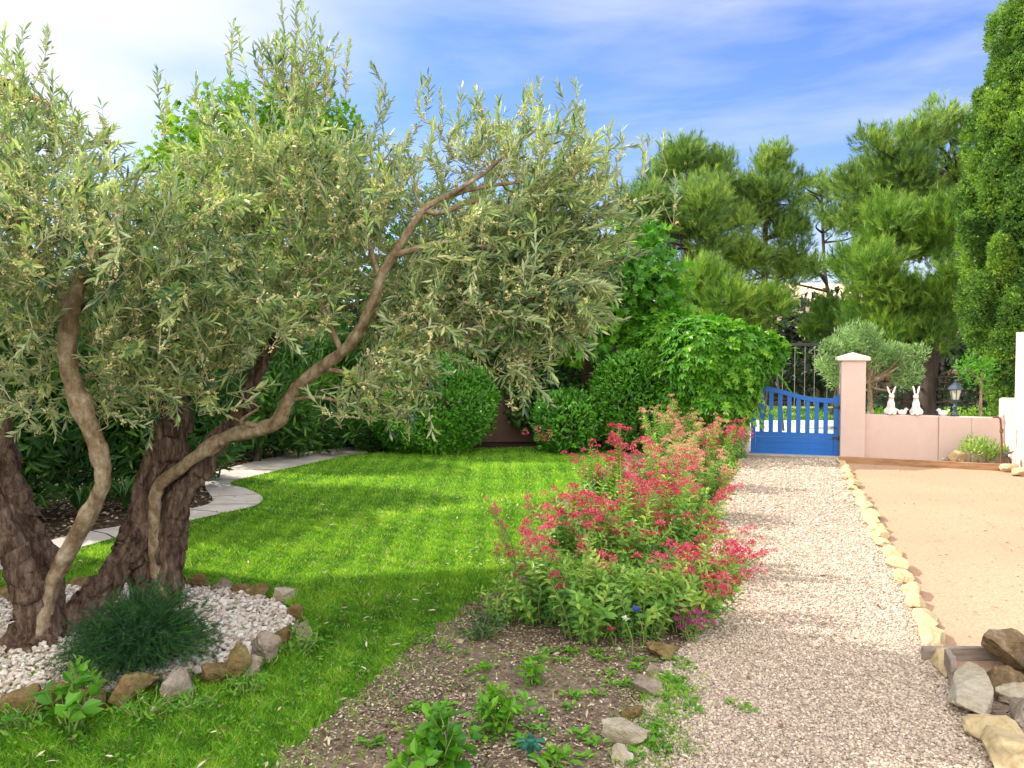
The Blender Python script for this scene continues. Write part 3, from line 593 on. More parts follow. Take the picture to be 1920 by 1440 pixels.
# long garden wall behind shrubs
gw = empty('garden_wall', (-1.0, 14.6, 0), 'pink garden wall coloured darker for its shade behind the shrubs', 'wall')
part_box('wall_block', -7.5, 3.3, 14.6, 14.8, 0, 1.7, M['shaded_plaster'], gw)
part_box('link_wall', 3.1, 3.299, 12.6, 14.597, 0, 1.65, M['shaded_plaster'], gw)
part_box('stub_wall', 3.302, 3.46, 12.6, 12.8, 0, 1.35, M['shaded_plaster'], gw)

# blue gate
GY = WY+.02
gt = empty('garden_gate', (wx(1490), GY, 0), 'bright blue slatted garden gate with a swooping top rail', 'gate')
def gx(px): return wx(px)-wx(1490)
def gz(py, px=1490): return EYE-(py-HORIZON)*(WY-(wx(px)-QX)*math.sin(TH))/F_PX
top_pts = [(1409,722),(1430,724),(1450,727),(1475,733),(1500,740),(1520,744),(1540,746),(1557,747),(1566,745),(1571,741),(1575,739)]
tl = catmull([(gx(a), 0, gz(b, a)) for a, b in top_pts], 40)
def toprail_z(x): return np.interp(x, tl[:, 0], tl[:, 2])
mb = MB(); hh, th = .07, .045; n = len(tl)
V = []
for x, _, z in tl: V += [(x, -th/2, z), (x, th/2, z), (x, th/2, z-hh), (x, -th/2, z-hh)]
Fc = [[i*4+k, i*4+(k+1) % 4, (i+1)*4+(k+1) % 4, (i+1)*4+k] for i in range(n-1) for k in range(4)] + [[0,3,2,1], [4*n-4, 4*n-3, 4*n-2, 4*n-1]]
mb.add(V, Fc); mb.build('top_rail', M['blue_paint'], gt)
def gbox(name, x0, x1, z0, z1, th, y=0, bv=.004):
    mb = MB(); box(mb, (0, 0, 0), (x1-x0, th, z1-z0)); o = mb.build(name, M['blue_paint'], gt); o.location = ((x0+x1)/2, y, (z0+z1)/2); bevel(o, bv); return o
gbox('stile', gx(1409), gx(1418), gz(856), gz(734), .05); gbox('stile', gx(1564.5), gx(1574.5), gz(858), gz(744), .05)
for k in range(8):
    c = 1429.3+k*17.2; o = gbox('slat', gx(c-4.3), gx(c+4.3), gz(811), float(toprail_z(gx(c)))-hh+.006, .024)
gbox('mid_rail', gx(1418)+.001, gx(1564.5)-.001, gz(820), gz(811)-.002, .04)
for k in range(3):
    z1 = gz(820)-.003-k*.092; gbox('bottom_board', gx(1418)+.001, gx(1564.5)-.001, z1-.0915, z1, .028+.002*(k == 1))
gbox('bottom_rail', gx(1418)+.001, gx(1564.5)-.001, .035, gz(820)-.003-3*.092+.001, .042)
mb = MB(); tube(mb, [(gx(1569), -.025, gz(800)), (gx(1569), -.07, gz(800)), (gx(1563), -.075, gz(800)), (gx(1558), -.07, gz(800.5))], .008, 8); mb.build('handle', M['dark_metal'], gt)
for zz in (.30, .78):
    mb = MB(); box(mb, (gx(1569), -.030, zz), (.10, .008, .035)); tube(mb, [(gx(1574.5), -.034, zz-.03), (gx(1574.5), -.034, zz+.03)], .009, 8); mb.build('hinge', M['dark_metal'], gt)
mb = MB(); box(mb, (0,0,0), (wx(1576)-wx(1404)-.01, .35, .05)); o = mb.build('gate_sill', M['slab']); o.location = ((wx(1576)+wx(1404))/2, WY+.02, -.002); tag(o, 'pale concrete sill on the ground beneath the blue gate', 'sill')

# ------------------------------------------------------------------ rabbits, birds and lantern on the wall
def blobs(name, parts, mat, vox, loc, rz, label, cat, group=None):
    mb = MB()
    bm = bmesh.new(); bmesh.ops.create_icosphere(bm, subdivisions=3, radius=1)
    V0 = np.array([v.co[:] for v in bm.verts]); F0 = np.array([[v.index for v in f.verts] for f in bm.faces]); bm.free()
    for c, s, rot in parts:
        Rm = np.array(Matrix.Rotation(rot[2], 3, 'Z') @ Matrix.Rotation(rot[1], 3, 'Y') @ Matrix.Rotation(rot[0], 3, 'X'))
        mb.add((V0*np.array(s)) @ Rm.T + np.array(c), F0)
    o = mb.build(name, mat, smooth=True); m = o.modifiers.new('remesh', 'REMESH'); m.mode = 'VOXEL'; m.voxel_size = vox; m.use_smooth_shade = True
    sm = o.modifiers.new('smooth', 'SMOOTH'); sm.iterations = 3; sm.factor = .5
    o.location = loc; o.rotation_euler.z = rz; return tag(o, label, cat, group)
def rabbit(px, spread, rz, label, k=1):
    S = k
    parts = [((0,0,.075*S),(.072,.085,.078),(0,0,0)), ((0,-.01,.15*S),(.055,.058,.10),(0,0,0)), ((0,-.02,.225*S),(.038,.04,.06),(0,0,0)),
      ((0,-.035,.285*S),(.040,.050,.040),(.2,0,0)), ((0,-.075,.275*S),(.022,.022,.02),(0,0,0)),
      ((-.032,-.07,.018),(.026,.055,.02),(0,0,0)), ((.032,-.07,.018),(.026,.055,.02),(0,0,0)), ((-.028,-.06,.12*S),(.016,.022,.06),(.25,0,0)), ((.028,-.06,.12*S),(.016,.022,.06),(.25,0,0)),
      ((-.06,.02,.05),(.035,.06,.05),(0,0,0)), ((.06,.02,.05),(.035,.06,.05),(0,0,0)), ((0,.085,.05),(.026,.026,.026),(0,0,0))]
    for s in (-1, 1): parts.append(((s*(.018+spread*.06), -.015, .375*S), (.017, .012, .075), (0, s*spread, 0)))
    return blobs('rabbit_ornament', parts, M['ceramic'], .007, (wx(px), WY+.09, WALLTOP+.001), rz, label, 'garden ornament', 'white rabbit ornaments on the wall')
rabbit(1673, .36, .12, 'white sitting rabbit figure with ears spread in a V, nearest the pillar')
rabbit(1721, .20, -.35, 'white sitting rabbit figure with ears held close together', 1.0)
def birdie(px, rz, label):
    parts = [((0,0,.04),(.065,.045,.042),(0,0,0)), ((-.055,0,.085),(.026,.024,.026),(0,0,0)), ((-.045,0,.062),(.022,.02,.03),(0,0,0)), ((.07,0,.075),(.035,.018,.014),(0,-.7,0)), ((-.085,0,.083),(.014,.008,.008),(0,0,0)), ((0,0,.008),(.045,.035,.012),(0,0,0))]
    blobs('bird_ornament', parts, M['ceramic'], .006, (wx(px), WY+.09, WALLTOP+.001), rz, label, 'garden ornament', 'small white bird ornaments on the wall')
birdie(1695, .2+PI, 'small white bird ornament between the two rabbits'); birdie(1772, 0, 'small white bird ornament just left of the lantern')
ln = empty('garden_lantern', (wx(1795), WY+.1, WALLTOP), 'dark blue grey lantern with frosted panes on a short post', 'lantern')
mb = MB(); lathe(mb, [(0,.0),(.06,.0),(.06,.02),(.035,.045),(.026,.06),(.026,.12),(.034,.13),(.034,.145),(.022,.155),(.022,.205),(.045,.22),(.05,.235),(0,.24)], n=20); mb.build('post', M['lamp_metal'], ln, smooth=True)
mb = MB(); lathe(mb, [(0,.242),(.05,.242),(.082,.395),(0,.395)], n=6, phase=PI/6); mb.build('glass', M['lamp_glass'], ln)
mb = MB()
for k in range(6):
    a = PI/6+k*PI/3; tube(mb, [(.052*math.cos(a), .052*math.sin(a), .238), (.086*math.cos(a), .086*math.sin(a), .40)], .006, 6)
lathe(mb, [(.052,.236),(.060,.236),(.060,.248),(.052,.248),(.052,.236)], n=6, phase=PI/6)
mb.build('frame', M['lamp_metal'], ln)
mb = MB(); lathe(mb, [(0,.396),(.112,.396),(.112,.41),(.095,.435),(.06,.47),(.045,.475),(.04,.495),(.016,.505),(.012,.52),(.018,.53),(.012,.545),(0,.55)], n=6, phase=PI/6); mb.build('roof', M['lamp_metal'], ln)

# standpipe + spotlight by the side wall
spx = G(1893, 884)
st = empty('standpipe', (spx[0]+.06, spx[1]+.30, 0), 'thin rusty standpipe with a bent top against the side wall', 'pipe')
mb = MB(); tube(mb, [(0,0,0),(.01,0,.3),(-.01,0,.62),(-.02,0,.70),(-.06,0,.725),(-.12,0,.72)], [.013]*6, 8); mb.build('pipe', M['rust'], st, smooth=True)
mb = MB(); lathe(mb, [(0,.5),(.022,.5),(.026,.53),(.02,.56),(0,.56)], n=10); mb.build('valve', M['rust'], st)
sl = empty('garden_spotlight', (spx[0]+.0, spx[1]+.04, 0), 'small dark garden spotlight on a spike beside the small shrub', 'spotlight')
mb = MB(); tube(mb, [(.05,0,0),(.03,0,.15),(.0,0,.24)], .012, 8); tube(mb, [(-.06,0,.19),(.0,0,.235),(.07,0,.27)], .010, 6); mb.build('spike', M['dark_metal'], sl)
mb = MB(); tube(mb, [(0,.05,.24),(0,-.03,.22)], .035, 12); mb.build('head', M['dark_metal'], sl)
mb = MB(); tube(mb, [(0,-.030,.22),(0,-.049,.216)], .024, 12); mb.build('lens', M['white_paint'], sl)

for o in [lw, gp, lp_, sw, pf, gt, ln] + [q for q in C.objects if q.parent is None and q.name.split('.')[0] in ('gate_sill', 'rabbit_ornament', 'bird_ornament')]: turned(o)
# swing frame beyond the gate
SY = 17.5
sf_ = empty('swing_frame', (P(1490, 700, SY)[0], SY, 0), 'dark metal swing frame with thin ropes beyond the blue gate', 'swing')
def sxx(px): return (px-1490)*SY/F_PX
zt = P(1500, 646, SY)[2]; mb = MB()
tube(mb, [(sxx(1448), 0, zt), (sxx(1640), 0, zt)], .035, 10); mb.build('top_bar', M['dark_metal'], sf_)
for px in (1450, 1638):
    for s in (-1, 1):
        mb = MB(); tube(mb, [(sxx(px), 0, zt-.04), (sxx(px), s*.7, 0)], .025, 8); mb.build('leg', M['dark_metal'], sf_)
for a, b in ((1467, 1490), (1509, 1527), (1551, 1572)):
    for px in (a, b):
        mb = MB(); tube(mb, [(sxx(px), 0, zt-.03), (sxx(px), 0, .46)], .006, 6); mb.build('rope', M['rope'], sf_)
    mb = MB(); box(mb, ((sxx(a)+sxx(b))/2, 0, .45), (sxx(b)-sxx(a)+.08, .18, .03)); bevel(mb.build('seat', M['yellow_plastic'], sf_), .01)
# blue post near the path end
p = G(654, 838); mb = MB(); tube(mb, [(0,0,0),(0,0,.42)], .028, 12); lathe(mb, [(0,.42),(.036,.42),(.036,.45),(0,.46)], n=12); o = mb.build('blue_post', M['blue_paint']); o.location = p; tag(o, 'short blue post in shade where the paved path ends', 'post')
# green sprinkler in the soil
p = G(995, 1425); sk = empty('sprinkler', p, 'dark green plastic sprinkler with a cross head stuck in the soil', 'sprinkler')
mb = MB(); tube(mb, [(0,0,-.005),(0,0,.07)], [.016,.012], 10); mb.build('spike', M['green_plastic'], sk)
mb = MB()
for k in range(5):
    a = k*2*PI/5+.3; tube(mb, [(0,0,.066),(.03*math.cos(a), .03*math.sin(a), .074),(.055*math.cos(a), .055*math.sin(a), .066)], [.011,.010,.013], 8)
lathe(mb, [(0,.06),(.022,.06),(.022,.085),(.012,.09),(.012,.10),(0,.102)], n=12); mb.build('head', M['green_plastic'], sk)

# ------------------------------------------------------------------ the olive tree
TY = 4.5
root = G(150, 1170); olive = empty('olive_tree', root, 'old gnarled olive tree with several leaning trunks in the white pebble bed', 'tree')
def L3(pts): return [P(a, b, y) for a, b, y in pts]
def loc(V): return np.asarray(V)-root
limbs = []     # (path, radii) for attaching shoots
def limb(name, pts, rads, mat, seg=14, ridge=0, rk=5, n=40, seed=0, twist=1.0):
    pth = catmull(L3(pts), n); r = np.interp(np.linspace(0, 1, n), np.linspace(0, 1, len(rads)), rads)
    r = r*(.80 if ridge > .08 else .78)
    if ridge: pth = pth + np.stack([.012*np.sin(np.arange(n)*.9+seed), .012*np.cos(np.arange(n)*.7+seed), np.zeros(n)], 1)*(ridge*3)
    kr = np.random.default_rng(seed+500); tt_ = np.linspace(0, 1, n)
    for t0 in kr.uniform(.12, .92, 5 if ridge < .08 else 3): r = r*(1+kr.uniform(.15, .38)*np.exp(-((tt_-t0)/kr.uniform(.008, .022))**2))
    mb = MB(); tube(mb, loc(pth), r, seg, ridge, rk, twist, seed); o = mb.build(name, mat, olive, smooth=True)
    limbs.append((pth, r)); return o
limb('trunk', [(50,1215,4.35),(72,1165,4.45),(85,1110,4.5),(72,1050,4.55),(45,985,4.6),(20,920,4.65),(2,850,4.7),(-5,780,4.7),(-35,690,4.7),(-70,600,4.6)], [.15,.125,.115,.11,.105,.095,.085,.075,.06,.05], M['olive_bark'], 56, .17, 5, 150, 1)
limb('trunk', [(90,1195,4.4),(60,1120,4.35),(30,1040,4.3),(-5,960,4.25),(-50,880,4.2),(-90,780,4.2)], [.13,.10,.09,.085,.07,.06], M['olive_bark'], 44, .13, 4, 120, 2)
limb('trunk', [(62,1225,4.32),(80,1168,4.335),(92,1112,4.37),(114,1060,4.36),(160,975,4.3),(192,905,4.28),(182,840,4.25),(150,755,4.22),(128,680,4.2),(130,610,4.2),(140,560,4.2),(160,515,4.25),(215,440,4.3),(260,330,4.4)], [.03,.055,.06,.056,.053,.052,.052,.055,.055,.052,.05,.036,.024,.012], M['smooth_bark'], 30, .07, 3, 180, 3)
limb('branch', [(132,600,4.2),(118,560,4.17),(95,528,4.1),(60,480,4.0),(30,400,3.9),(10,300,3.9)], [.045,.04,.034,.026,.018,.010], M['smooth_bark'], 12, .04, 3, 30, 4)
limb('trunk', [(115,1190,4.5),(165,1135,4.65),(215,1075,4.75),(262,1010,4.85),(290,960,4.9)], [.12,.11,.10,.10,.09], M['olive_bark'], 52, .19, 5, 120, 5, 2)
limb('trunk', [(292,1120,4.95),(284,1060,4.95),(280,1000,4.92),(290,930,4.9),(310,860,4.9),(330,790,4.9),(322,720,4.9),(316,660,4.9),(330,560,4.9),(360,440,4.9),(400,330,4.9)], [.18,.15,.135,.125,.115,.095,.075,.062,.05,.035,.02], M['olive_bark'], 60, .20, 5, 200, 6)
limb('trunk', [(312,1095,4.9),(312,1010,4.86),(334,940,4.84),(372,880,4.85),(395,840,4.9),(430,800,4.95),(470,740,5.0),(500,660,5.05),(560,600,5.1),(630,585,5.1),(700,560,5.2)], [.12,.11,.095,.08,.07,.06,.05,.04,.035,.028,.015], M['olive_bark'], 44, .18, 4, 160, 7)
limb('branch', [(306,1125,4.83),(292,1050,4.82),(290,975,4.79),(296,915,4.76),(330,885,4.74),(380,848,4.72),(430,818,4.7),(480,806,4.65),(520,790,4.62),(538,755,4.6),(560,722,4.58),(605,688,4.55),(650,652,4.52),(682,605,4.5),(702,560,4.48),(716,515,4.47),(742,470,4.47),(775,420,4.47),(800,388,4.48),(850,364,4.5),(920,348,4.5),(1000,338,4.6),(1080,320,4.7)], [.05,.048,.045,.045,.046,.047,.048,.052,.052,.048,.047,.046,.042,.038,.035,.031,.027,.023,.018,.014,.010,.006], M['smooth_bark'], 30, .065, 3, 320, 8)
limb('branch', [(735,480,4.47),(775,468,4.45),(830,455,4.42),(900,462,4.4),(980,480,4.4),(1060,500,4.45)], [.026,.022,.018,.015,.010,.006], M['smooth_bark'], 10, .03, 3, 40, 9)
limb('branch', [(790,395,4.48),(830,398,4.5),(880,378,4.55),(940,390,4.6),(1010,420,4.7),(1090,430,4.8)], [.022,.02,.017,.014,.010,.006], M['smooth_bark'], 10, .03, 3, 40, 10)
limb('branch', [(830,372,4.5),(900,330,4.45),(960,280,4.5),(1020,230,4.55)], [.018,.014,.010,.006], M['smooth_bark'], 10, .03, 3, 30, 11)
limb('branch', [(600,690,4.55),(680,700,4.5),(740,670,4.45),(820,640,4.45),(900,600,4.5),(980,610,4.55)], [.02,.017,.015,.012,.009,.006], M['smooth_bark'], 8, .03, 3, 30, 12)
limb('branch', [(540,750,4.6),(600,745,4.5),(660,760,4.45),(720,770,4.4)], [.015,.012,.009,.006], M['smooth_bark'], 8, .03, 3, 24, 13)
limb('branch', [(640,660,4.52),(600,560,4.6),(580,460,4.7),(560,340,4.75),(545,220,4.8),(548,120,4.85)], [.022,.02,.018,.015,.011,.006], M['smooth_bark'], 10, .03, 3, 40, 14)
limb('branch', [(712,520,4.48),(690,440,4.6),(700,340,4.7),(740,270,4.8)], [.022,.016,.012,.006], M['smooth_bark'], 8, .03, 3, 30, 15)
limb('branch', [(318,700,4.9),(250,620,4.7),(180,560,4.5),(120,620,4.3)], [.03,.024,.016,.008], M['olive_bark'], 8, .05, 3, 30, 16)
limb('branch', [(500,800,4.65),(470,795,4.6),(452,790,4.55),(478,770,4.5),(490,760,4.48)], [.022,.018,.015,.01,.005], M['smooth_bark'], 8, .1, 3, 24, 17)
rm = MB()                                                       # root flare
for k, (a, b) in enumerate([(20,1215),(0,1238),(110,1222),(140,1200),(40,1240)]):
    q = catmull([P(72,1165,4.45)+np.array([0,0,-.05]), (P(72,1190,4.4)+G(a,b))/2, G(a,b)+np.array([0,0,-.01])], 14); tube(rm, loc(q), np.linspace(.07,.02,14), 10, .15, 3, 1, k)
rm.build('roots', M['olive_bark'], olive, smooth=True)
# shoots
zones = [ # cx, cy, rx, ry, Y, dY, n, droop
 (90,430,190,160,4.0,.75,230,0), (40,330,100,110,4.2,.5,80,-.1), (330,450,220,140,4.6,.8,300,0), (500,310,180,110,4.8,.7,200,-.3), (640,420,200,180,4.7,.8,280,0),
 (820,390,230,150,4.6,.7,300,0), (980,330,170,130,4.7,.6,200,-.2), (1080,400,130,130,4.8,.5,140,.1), (930,520,200,110,4.6,.6,230,.5), (1030,600,90,60,4.6,.4,60,.6), (790,610,150,90,4.5,.5,140,.5),
 (690,720,130,80,4.45,.5,100,.4), (480,560,220,110,4.5,.7,190,.2), (250,560,240,110,4.3,.7,170,.2), (130,680,190,140,4.3,.6,190,.2), (15,210,60,70,4.1,.4,30,-.5), (120,260,70,50,4.2,.4,26,-.3), (60,560,120,90,4.2,.5,80,.2), (250,700,120,110,4.6,.4,80,.2), (1040,430,120,130,4.8,.5,110,.2), (400,690,120,90,4.4,.4,70,.3), (985,690,28,35,4.5,.1,26,.7), (1010,500,110,100,4.65,.5,200,.3), (880,470,160,110,4.8,.5,150,.2), (1060,560,70,70,4.6,.4,90,.5), (760,560,150,90,4.8,.4,120,.3), (560,140,60,70,4.9,.3,40,-.8)]
bases, dirs, lens_ = [], [], []
bare = np.array([(180,860,4.28),(150,755,4.22),(128,680,4.2),(130,610,4.2),(140,560,4.2),(520,790,4.62),(545,745,4.6),(575,710,4.58),(605,688,4.55),(650,652,4.52),(682,605,4.5),(702,560,4.48),(716,515,4.47),(742,470,4.47),(775,420,4.47),(800,388,4.48),(850,364,4.5),(920,348,4.5)])
def cut_in_front(px, py, Y):      # the pruned limbs stand free on the open side of the crown
    q = np.hypot(bare[:, 0]-px, bare[:, 1]-py); j = int(np.argmin(q)); return q[j] < 58 and Y < bare[j, 2]+.22
cen = np.mean([P(500, 560, 4.6)], 0)
for (cx, cy, rx, ry, Y0, dY, n, dr) in zones:
    for _ in range(int(n*.74)):
        v = rng.normal(size=3); v = v/np.linalg.norm(v)*rng.random()**.42
        px, py = cx+v[0]*rx, cy+v[1]*ry; b = P(px, py, Y0+v[2]*dY)
        out = unit(b-P(cx, cy+ry*.4, Y0)); d = unit(out*.8+np.array([.35 if cx > 600 else 0, 0, .35-dr*1.1])+rng.normal(size=3)*.5)
        if rng.random() < .07: d = unit(np.array([rng.normal()*.2, rng.normal()*.2, 1]))
        if cut_in_front(px, py, b[1]): continue
        L_ = rng.uniform(.17, .36); bases.append(b-d*L_*.5); dirs.append(d); lens_.append(L_)
for (px, py, h, Y0) in [(8,55,.4,4.2),(55,55,.34,4.3),(85,55,.3,4.3),(70,150,.25,4.2),(95,145,.22,4.3),(190,195,.25,4.2),(200,230,.2,4.3),(300,125,.36,4.6),(315,160,.3,4.6),(375,140,.3,4.6),(395,160,.3,4.7),(440,40,.42,4.7),(452,60,.3,4.75),(490,80,.34,4.7),(525,10,.42,4.85),(545,2,.45,4.8),(560,8,.4,4.9),(585,25,.36,4.8),(600,60,.34,4.8),(640,95,.3,4.8),(655,85,.3,4.8),(690,125,.32,4.7),(705,160,.3,4.8),(740,185,.3,4.7),(797,130,.4,4.7),(805,145,.36,4.7),(820,170,.3,4.7),(865,165,.34,4.7),(890,170,.3,4.7),(925,215,.26,4.8),(1010,160,.32,4.7),(1035,155,.34,4.8),(1075,155,.32,4.8),(1095,200,.28,4.8),(1145,235,.28,4.8),(1160,245,.26,4.9),(1200,255,.24,4.9),(1218,262,.24,4.9),(1250,250,.22,5),(1265,330,.3,4.9)]:
    b = P(px, py, Y0); d = unit(np.array([rng.normal()*.13+(.1 if px > 1000 else 0), rng.normal()*.1, 1])); bases.append(b-d*h); dirs.append(d); lens_.append(h)
bases, dirs, lens_ = np.array(bases), np.array(dirs), np.array(lens_)
nodes = np.concatenate([p[len(p)//4:] for p, r in limbs]); nrad = np.concatenate([r[len(r)//4:] for p, r in limbs])
order = np.argsort([np.min(np.sum((nodes-b)**2, 1)) for b in bases])
NN = np.zeros((len(bases)*4+len(nodes), 3)); NR = np.zeros(len(NN)); cnt = len(nodes); NN[:cnt] = nodes; NR[:cnt] = nrad
tw = MB(); lf = MB(); bud = MB(); TL = T_leaf(.115, .10, .12)
LP, LD, LN, LS, LR = [], [], [], [], []; BP, BD = [], []
for i in order:
    b, d, L_ = bases[i], dirs[i], lens_[i]
    q = np.sum((NN[:cnt]-b)**2, 1); j = int(np.argmin(q)); a = NN[j]; dist = math.sqrt(q[j])
    if dist > .04:
        r0 = min(NR[j]*.7, .0028+.006*dist); k = 5
        m1 = a+(b-a)*.5+rng.normal(size=3)*dist*.10+np.array([0, 0, -.05*dist]); pth = catmull([a, m1, b], k+2)
        tube(tw, loc(pth), np.linspace(r0, .0026, k+2), 5, cap=False)
        for t in (2, 4, 6): NN[cnt] = pth[t]; NR[cnt] = r0*(1-.1*t); cnt += 1
    side = rng.normal(size=3); bend = unit(np.cross(d, side))*L_*rng.uniform(-.26, .26)
    pth = catmull([b, b+d*L_*.5+bend, b+d*L_+bend*.4+np.array([0,0,-.01])], 7)
    tube(tw, loc(pth), np.linspace(.0030, .0012, 7), 4, cap=False)
    npair = int(L_/.0185); t = np.linspace(.06, 1, npair); pos = np.stack([np.interp(t*6, np.arange(7), pth[:, c]) for c in range(3)], 1)
    T = unit(np.gradient(pth, axis=0)); TT = np.stack([np.interp(t*6, np.arange(7), T[:, c]) for c in range(3)], 1)
    u = unit(np.cross(TT, [0.3, .2, 1.])); v = np.cross(TT, u); clump = rng.normal()*.22
    for s in (-1, 1):
        a_ = (np.arange(npair) % 2)*PI/2+rng.normal(size=npair)*.35; rad = (u*np.cos(a_)[:, None]+v*np.sin(a_)[:, None])*s
        op = (.95-.5*t)[:, None]*rng.uniform(.7, 1.2, (npair, 1)); D = unit(TT+rad*op+rng.normal(size=(npair, 3))*.22); keep = rng.random(npair) > .18
        LP.append(pos[keep]); LD.append(D[keep]); LN.append((TT*.8-rad*.6+np.array([0,0,.6])+rng.normal(size=(npair, 3))*.3)[keep]); LS.append((rng.uniform(.042, .078, npair)*(.75+.35*np.sin(t*2.6)))[keep]); LR.append(clamp(.45+clump+rng.normal(size=npair)*.27)[keep])
    if rng.random() < .62 and dr is not None:
        kk = rng.random(npair) < .5; kk &= t < .7; m = kk.sum()
        if m: rad = unit(rng.normal(size=(m, 3))+TT[kk]*.4); BP.append(pos[kk]); BD.append(rad)
LP, LD, LN, LS, LR = map(np.concatenate, (LP, LD, LN, LS, LR))
place(lf, TL, loc(LP), LD, LN, LS, LR)
lf.build('foliage', M['olive_leaf'], olive)
tw.build('twigs', M['twig'], olive)
BP, BD = np.concatenate(BP), np.concatenate(BD); OCT = (np.array([[1,0,0],[-1,0,0],[0,1,0],[0,-1,0],[0,0,1],[0,0,-1]], float), np.array([[0,2,4],[2,1,4],[1,3,4],[3,0,4],[2,0,5],[1,2,5],[3,1,5],[0,3,5]]))
for k in range(7):
    n = len(BP); t = .006+.030*rng.random((n, 1)); q = BP+BD*t+rng.normal(size=(n, 3))*.005; place(bud, OCT, loc(q), rnd_dir(n), rnd_dir(n), rng.uniform(.0036, .0072, n))
bud.build('blossom', M['olive_bud'], olive)
print('olive leaves', len(LP), 'buds', len(BP)*7)

# ------------------------------------------------------------------ generic plants
def clump_tree(name, label, cat, base, clumps, mat, bark, tmpl, size, dens, trunk=None, group=None, upb=.5, shell=.35, jit=.4, part='foliage', flat=1.0, fill=.25, seed=1):
    """clumps: list of (centre xyz, radius). leaves scattered over lumpy clumps, limbs running to them"""
    o = empty(name, base, label, cat, group); base = np.asarray(base, float); lm = MB(); wm_ = MB()
    for ci, (c, r) in enumerate(clumps):
        c = np.asarray(c, float); n = int(dens*r*r); v = rnd_dir(n); lump = 1+.22*wave(v*1.3+c, 1.5, seed+ci)+.10*wave(v*3+c, 3.2, seed+ci+7)
        rr = r*lump*(1-shell*rng.random(n)**1.6); inner = rng.random(n) < fill; rr[inner] *= rng.random(inner.sum())
        q = v*rr[:, None]; q[:, 2] *= flat; Pn = c+q
        D = unit(v*.7+np.array([0, 0, upb])+rng.normal(size=(n, 3))*jit); N = v+np.array([0, 0, .6])+rng.normal(size=(n, 3))*.5
        cr = rng.normal()*.10; rn = clamp(.42+cr+.28*wave(Pn, 1.7/max(r, .3), seed)+rng.normal(size=n)*.18)
        tp = tmpl if isinstance(tmpl, list) else [tmpl]; k = rng.integers(0, len(tp), n)
        for t in range(len(tp)):
            m = k == t; place(lm, tp[t], (Pn-base)[m], D[m], N[m], size*rng.uniform(.7, 1.25, m.sum()), rn[m])
    lm.build(part, mat, o)
    if trunk:
        pth = catmull(trunk[0], 30); r = np.interp(np.linspace(0, 1, 30), np.linspace(0, 1, len(trunk[1])), trunk[1]); tube(wm_, pth-base, r, 12, .06, 4, 1, seed)
        for c, rc in clumps:
            c = np.asarray(c, float); hz = pth[:, 2]; low = hz < c[2]-.1*rc
            cand = pth[low] if low.any() else pth; j = int(np.argmin(np.sum((cand-c)**2, 1)+.3*(cand[:, 2]-c[2]+.6)**2)); a = cand[j]; d_ = np.linalg.norm(c-a)
            if d_ > .1:
                q = catmull([a, (a+c)/2+rng.normal(size=3)*.08*d_, c], 8); tube(wm_, q-base, np.linspace(min(r[0]*.45, .02+.02*d_), .008, 8), 6)
        wm_.build('trunk', bark, o, smooth=True)
    return o
def pxc(lst, Y, jy=.0):   # (px, py, rpx) -> clumps in metres
    return [(P(a, b, Y+rng.uniform(-jy, jy)), r*Y/F_PX) for a, b, r in lst]

LOB, CRP, LF, DI = T_lobed(), T_creeper(), T_leaf(.2, .1, .15), T_diamond(.22, .1)
TUFT = [T_tuft(20, .019, .48, s, .5) for s in range(5)]; SCL = [T_scale(9, s) for s in range(5)]
# broad-leaved trees behind the olive
def trunk_from(px, Y, top, r): b = G(px, 700); b = np.array([(px-960)*Y/F_PX, Y, 0.]); return ([b, b+np.array([.05, 0, .8]), (b+top)/2+np.array([.1, 0, .3]), top], r)
tA = pxc([(a_, b_+8, c_*.92) for a_, b_, c_ in [(400,300,110),(500,250,110),(600,260,90),(330,330,80),(560,200,70),(640,230,50),(430,215,70),(350,235,50),(480,400,120),(620,380,100),(370,420,100),(560,480,100)]], 17, .8)
clump_tree('broadleaf_tree', 'tall bright green broad-leaved tree showing through the top of the olive crown', 'tree', trunk_from(480, 17, np.array([-5.4,17,3.6]), [.1])[0][0], tA, M['lime_leaf'], M['dark_bark'], LOB, .17, 620, trunk_from(480, 17, np.array([-5.4,17,4.2]), [.2,.16,.12,.06]), upb=.1, jit=.5)
tB = pxc([(1190,490,72),(1150,560,70),(1235,530,58),(1215,460,45),(1250,560,40),(1180,620,60),(1170,440,35),(1080,540,80),(1090,610,70),(980,560,90),(900,520,80)], 14.0, .5)
clump_tree('fig_tree', 'bright green fig tree rising above the shaded garden wall', 'tree', (P(1150,700,14.0)[0], 14.0, 0), tB, M['fig_leaf'], M['dark_bark'], LOB, .19, 620, ([np.array([P(1150,700,14)[0],14,0]), np.array([P(1140,700,14)[0],14,1]), np.array([P(1150,700,14)[0],14,2.0])], [.12,.10,.07]), upb=-.1, jit=.45)
tC = pxc([(700,520,110),(820,470,110),(760,600,110),(640,600,100),(900,430,70),(860,570,90),(560,640,90)], 15.8, .5)
clump_tree('broadleaf_tree', 'dark green broad-leaved tree behind the long olive branch', 'tree', (P(760,700,15.8)[0], 15.8, 0), tC, M['dark_leaf'], M['dark_bark'], LF, .16, 700, ([np.array([P(760,700,15.8)[0],15.8,0]), np.array([P(750,700,15.8)[0],15.8,1.5]), np.array([P(760,700,15.8)[0],15.8,2.6])], [.16,.12,.08]))
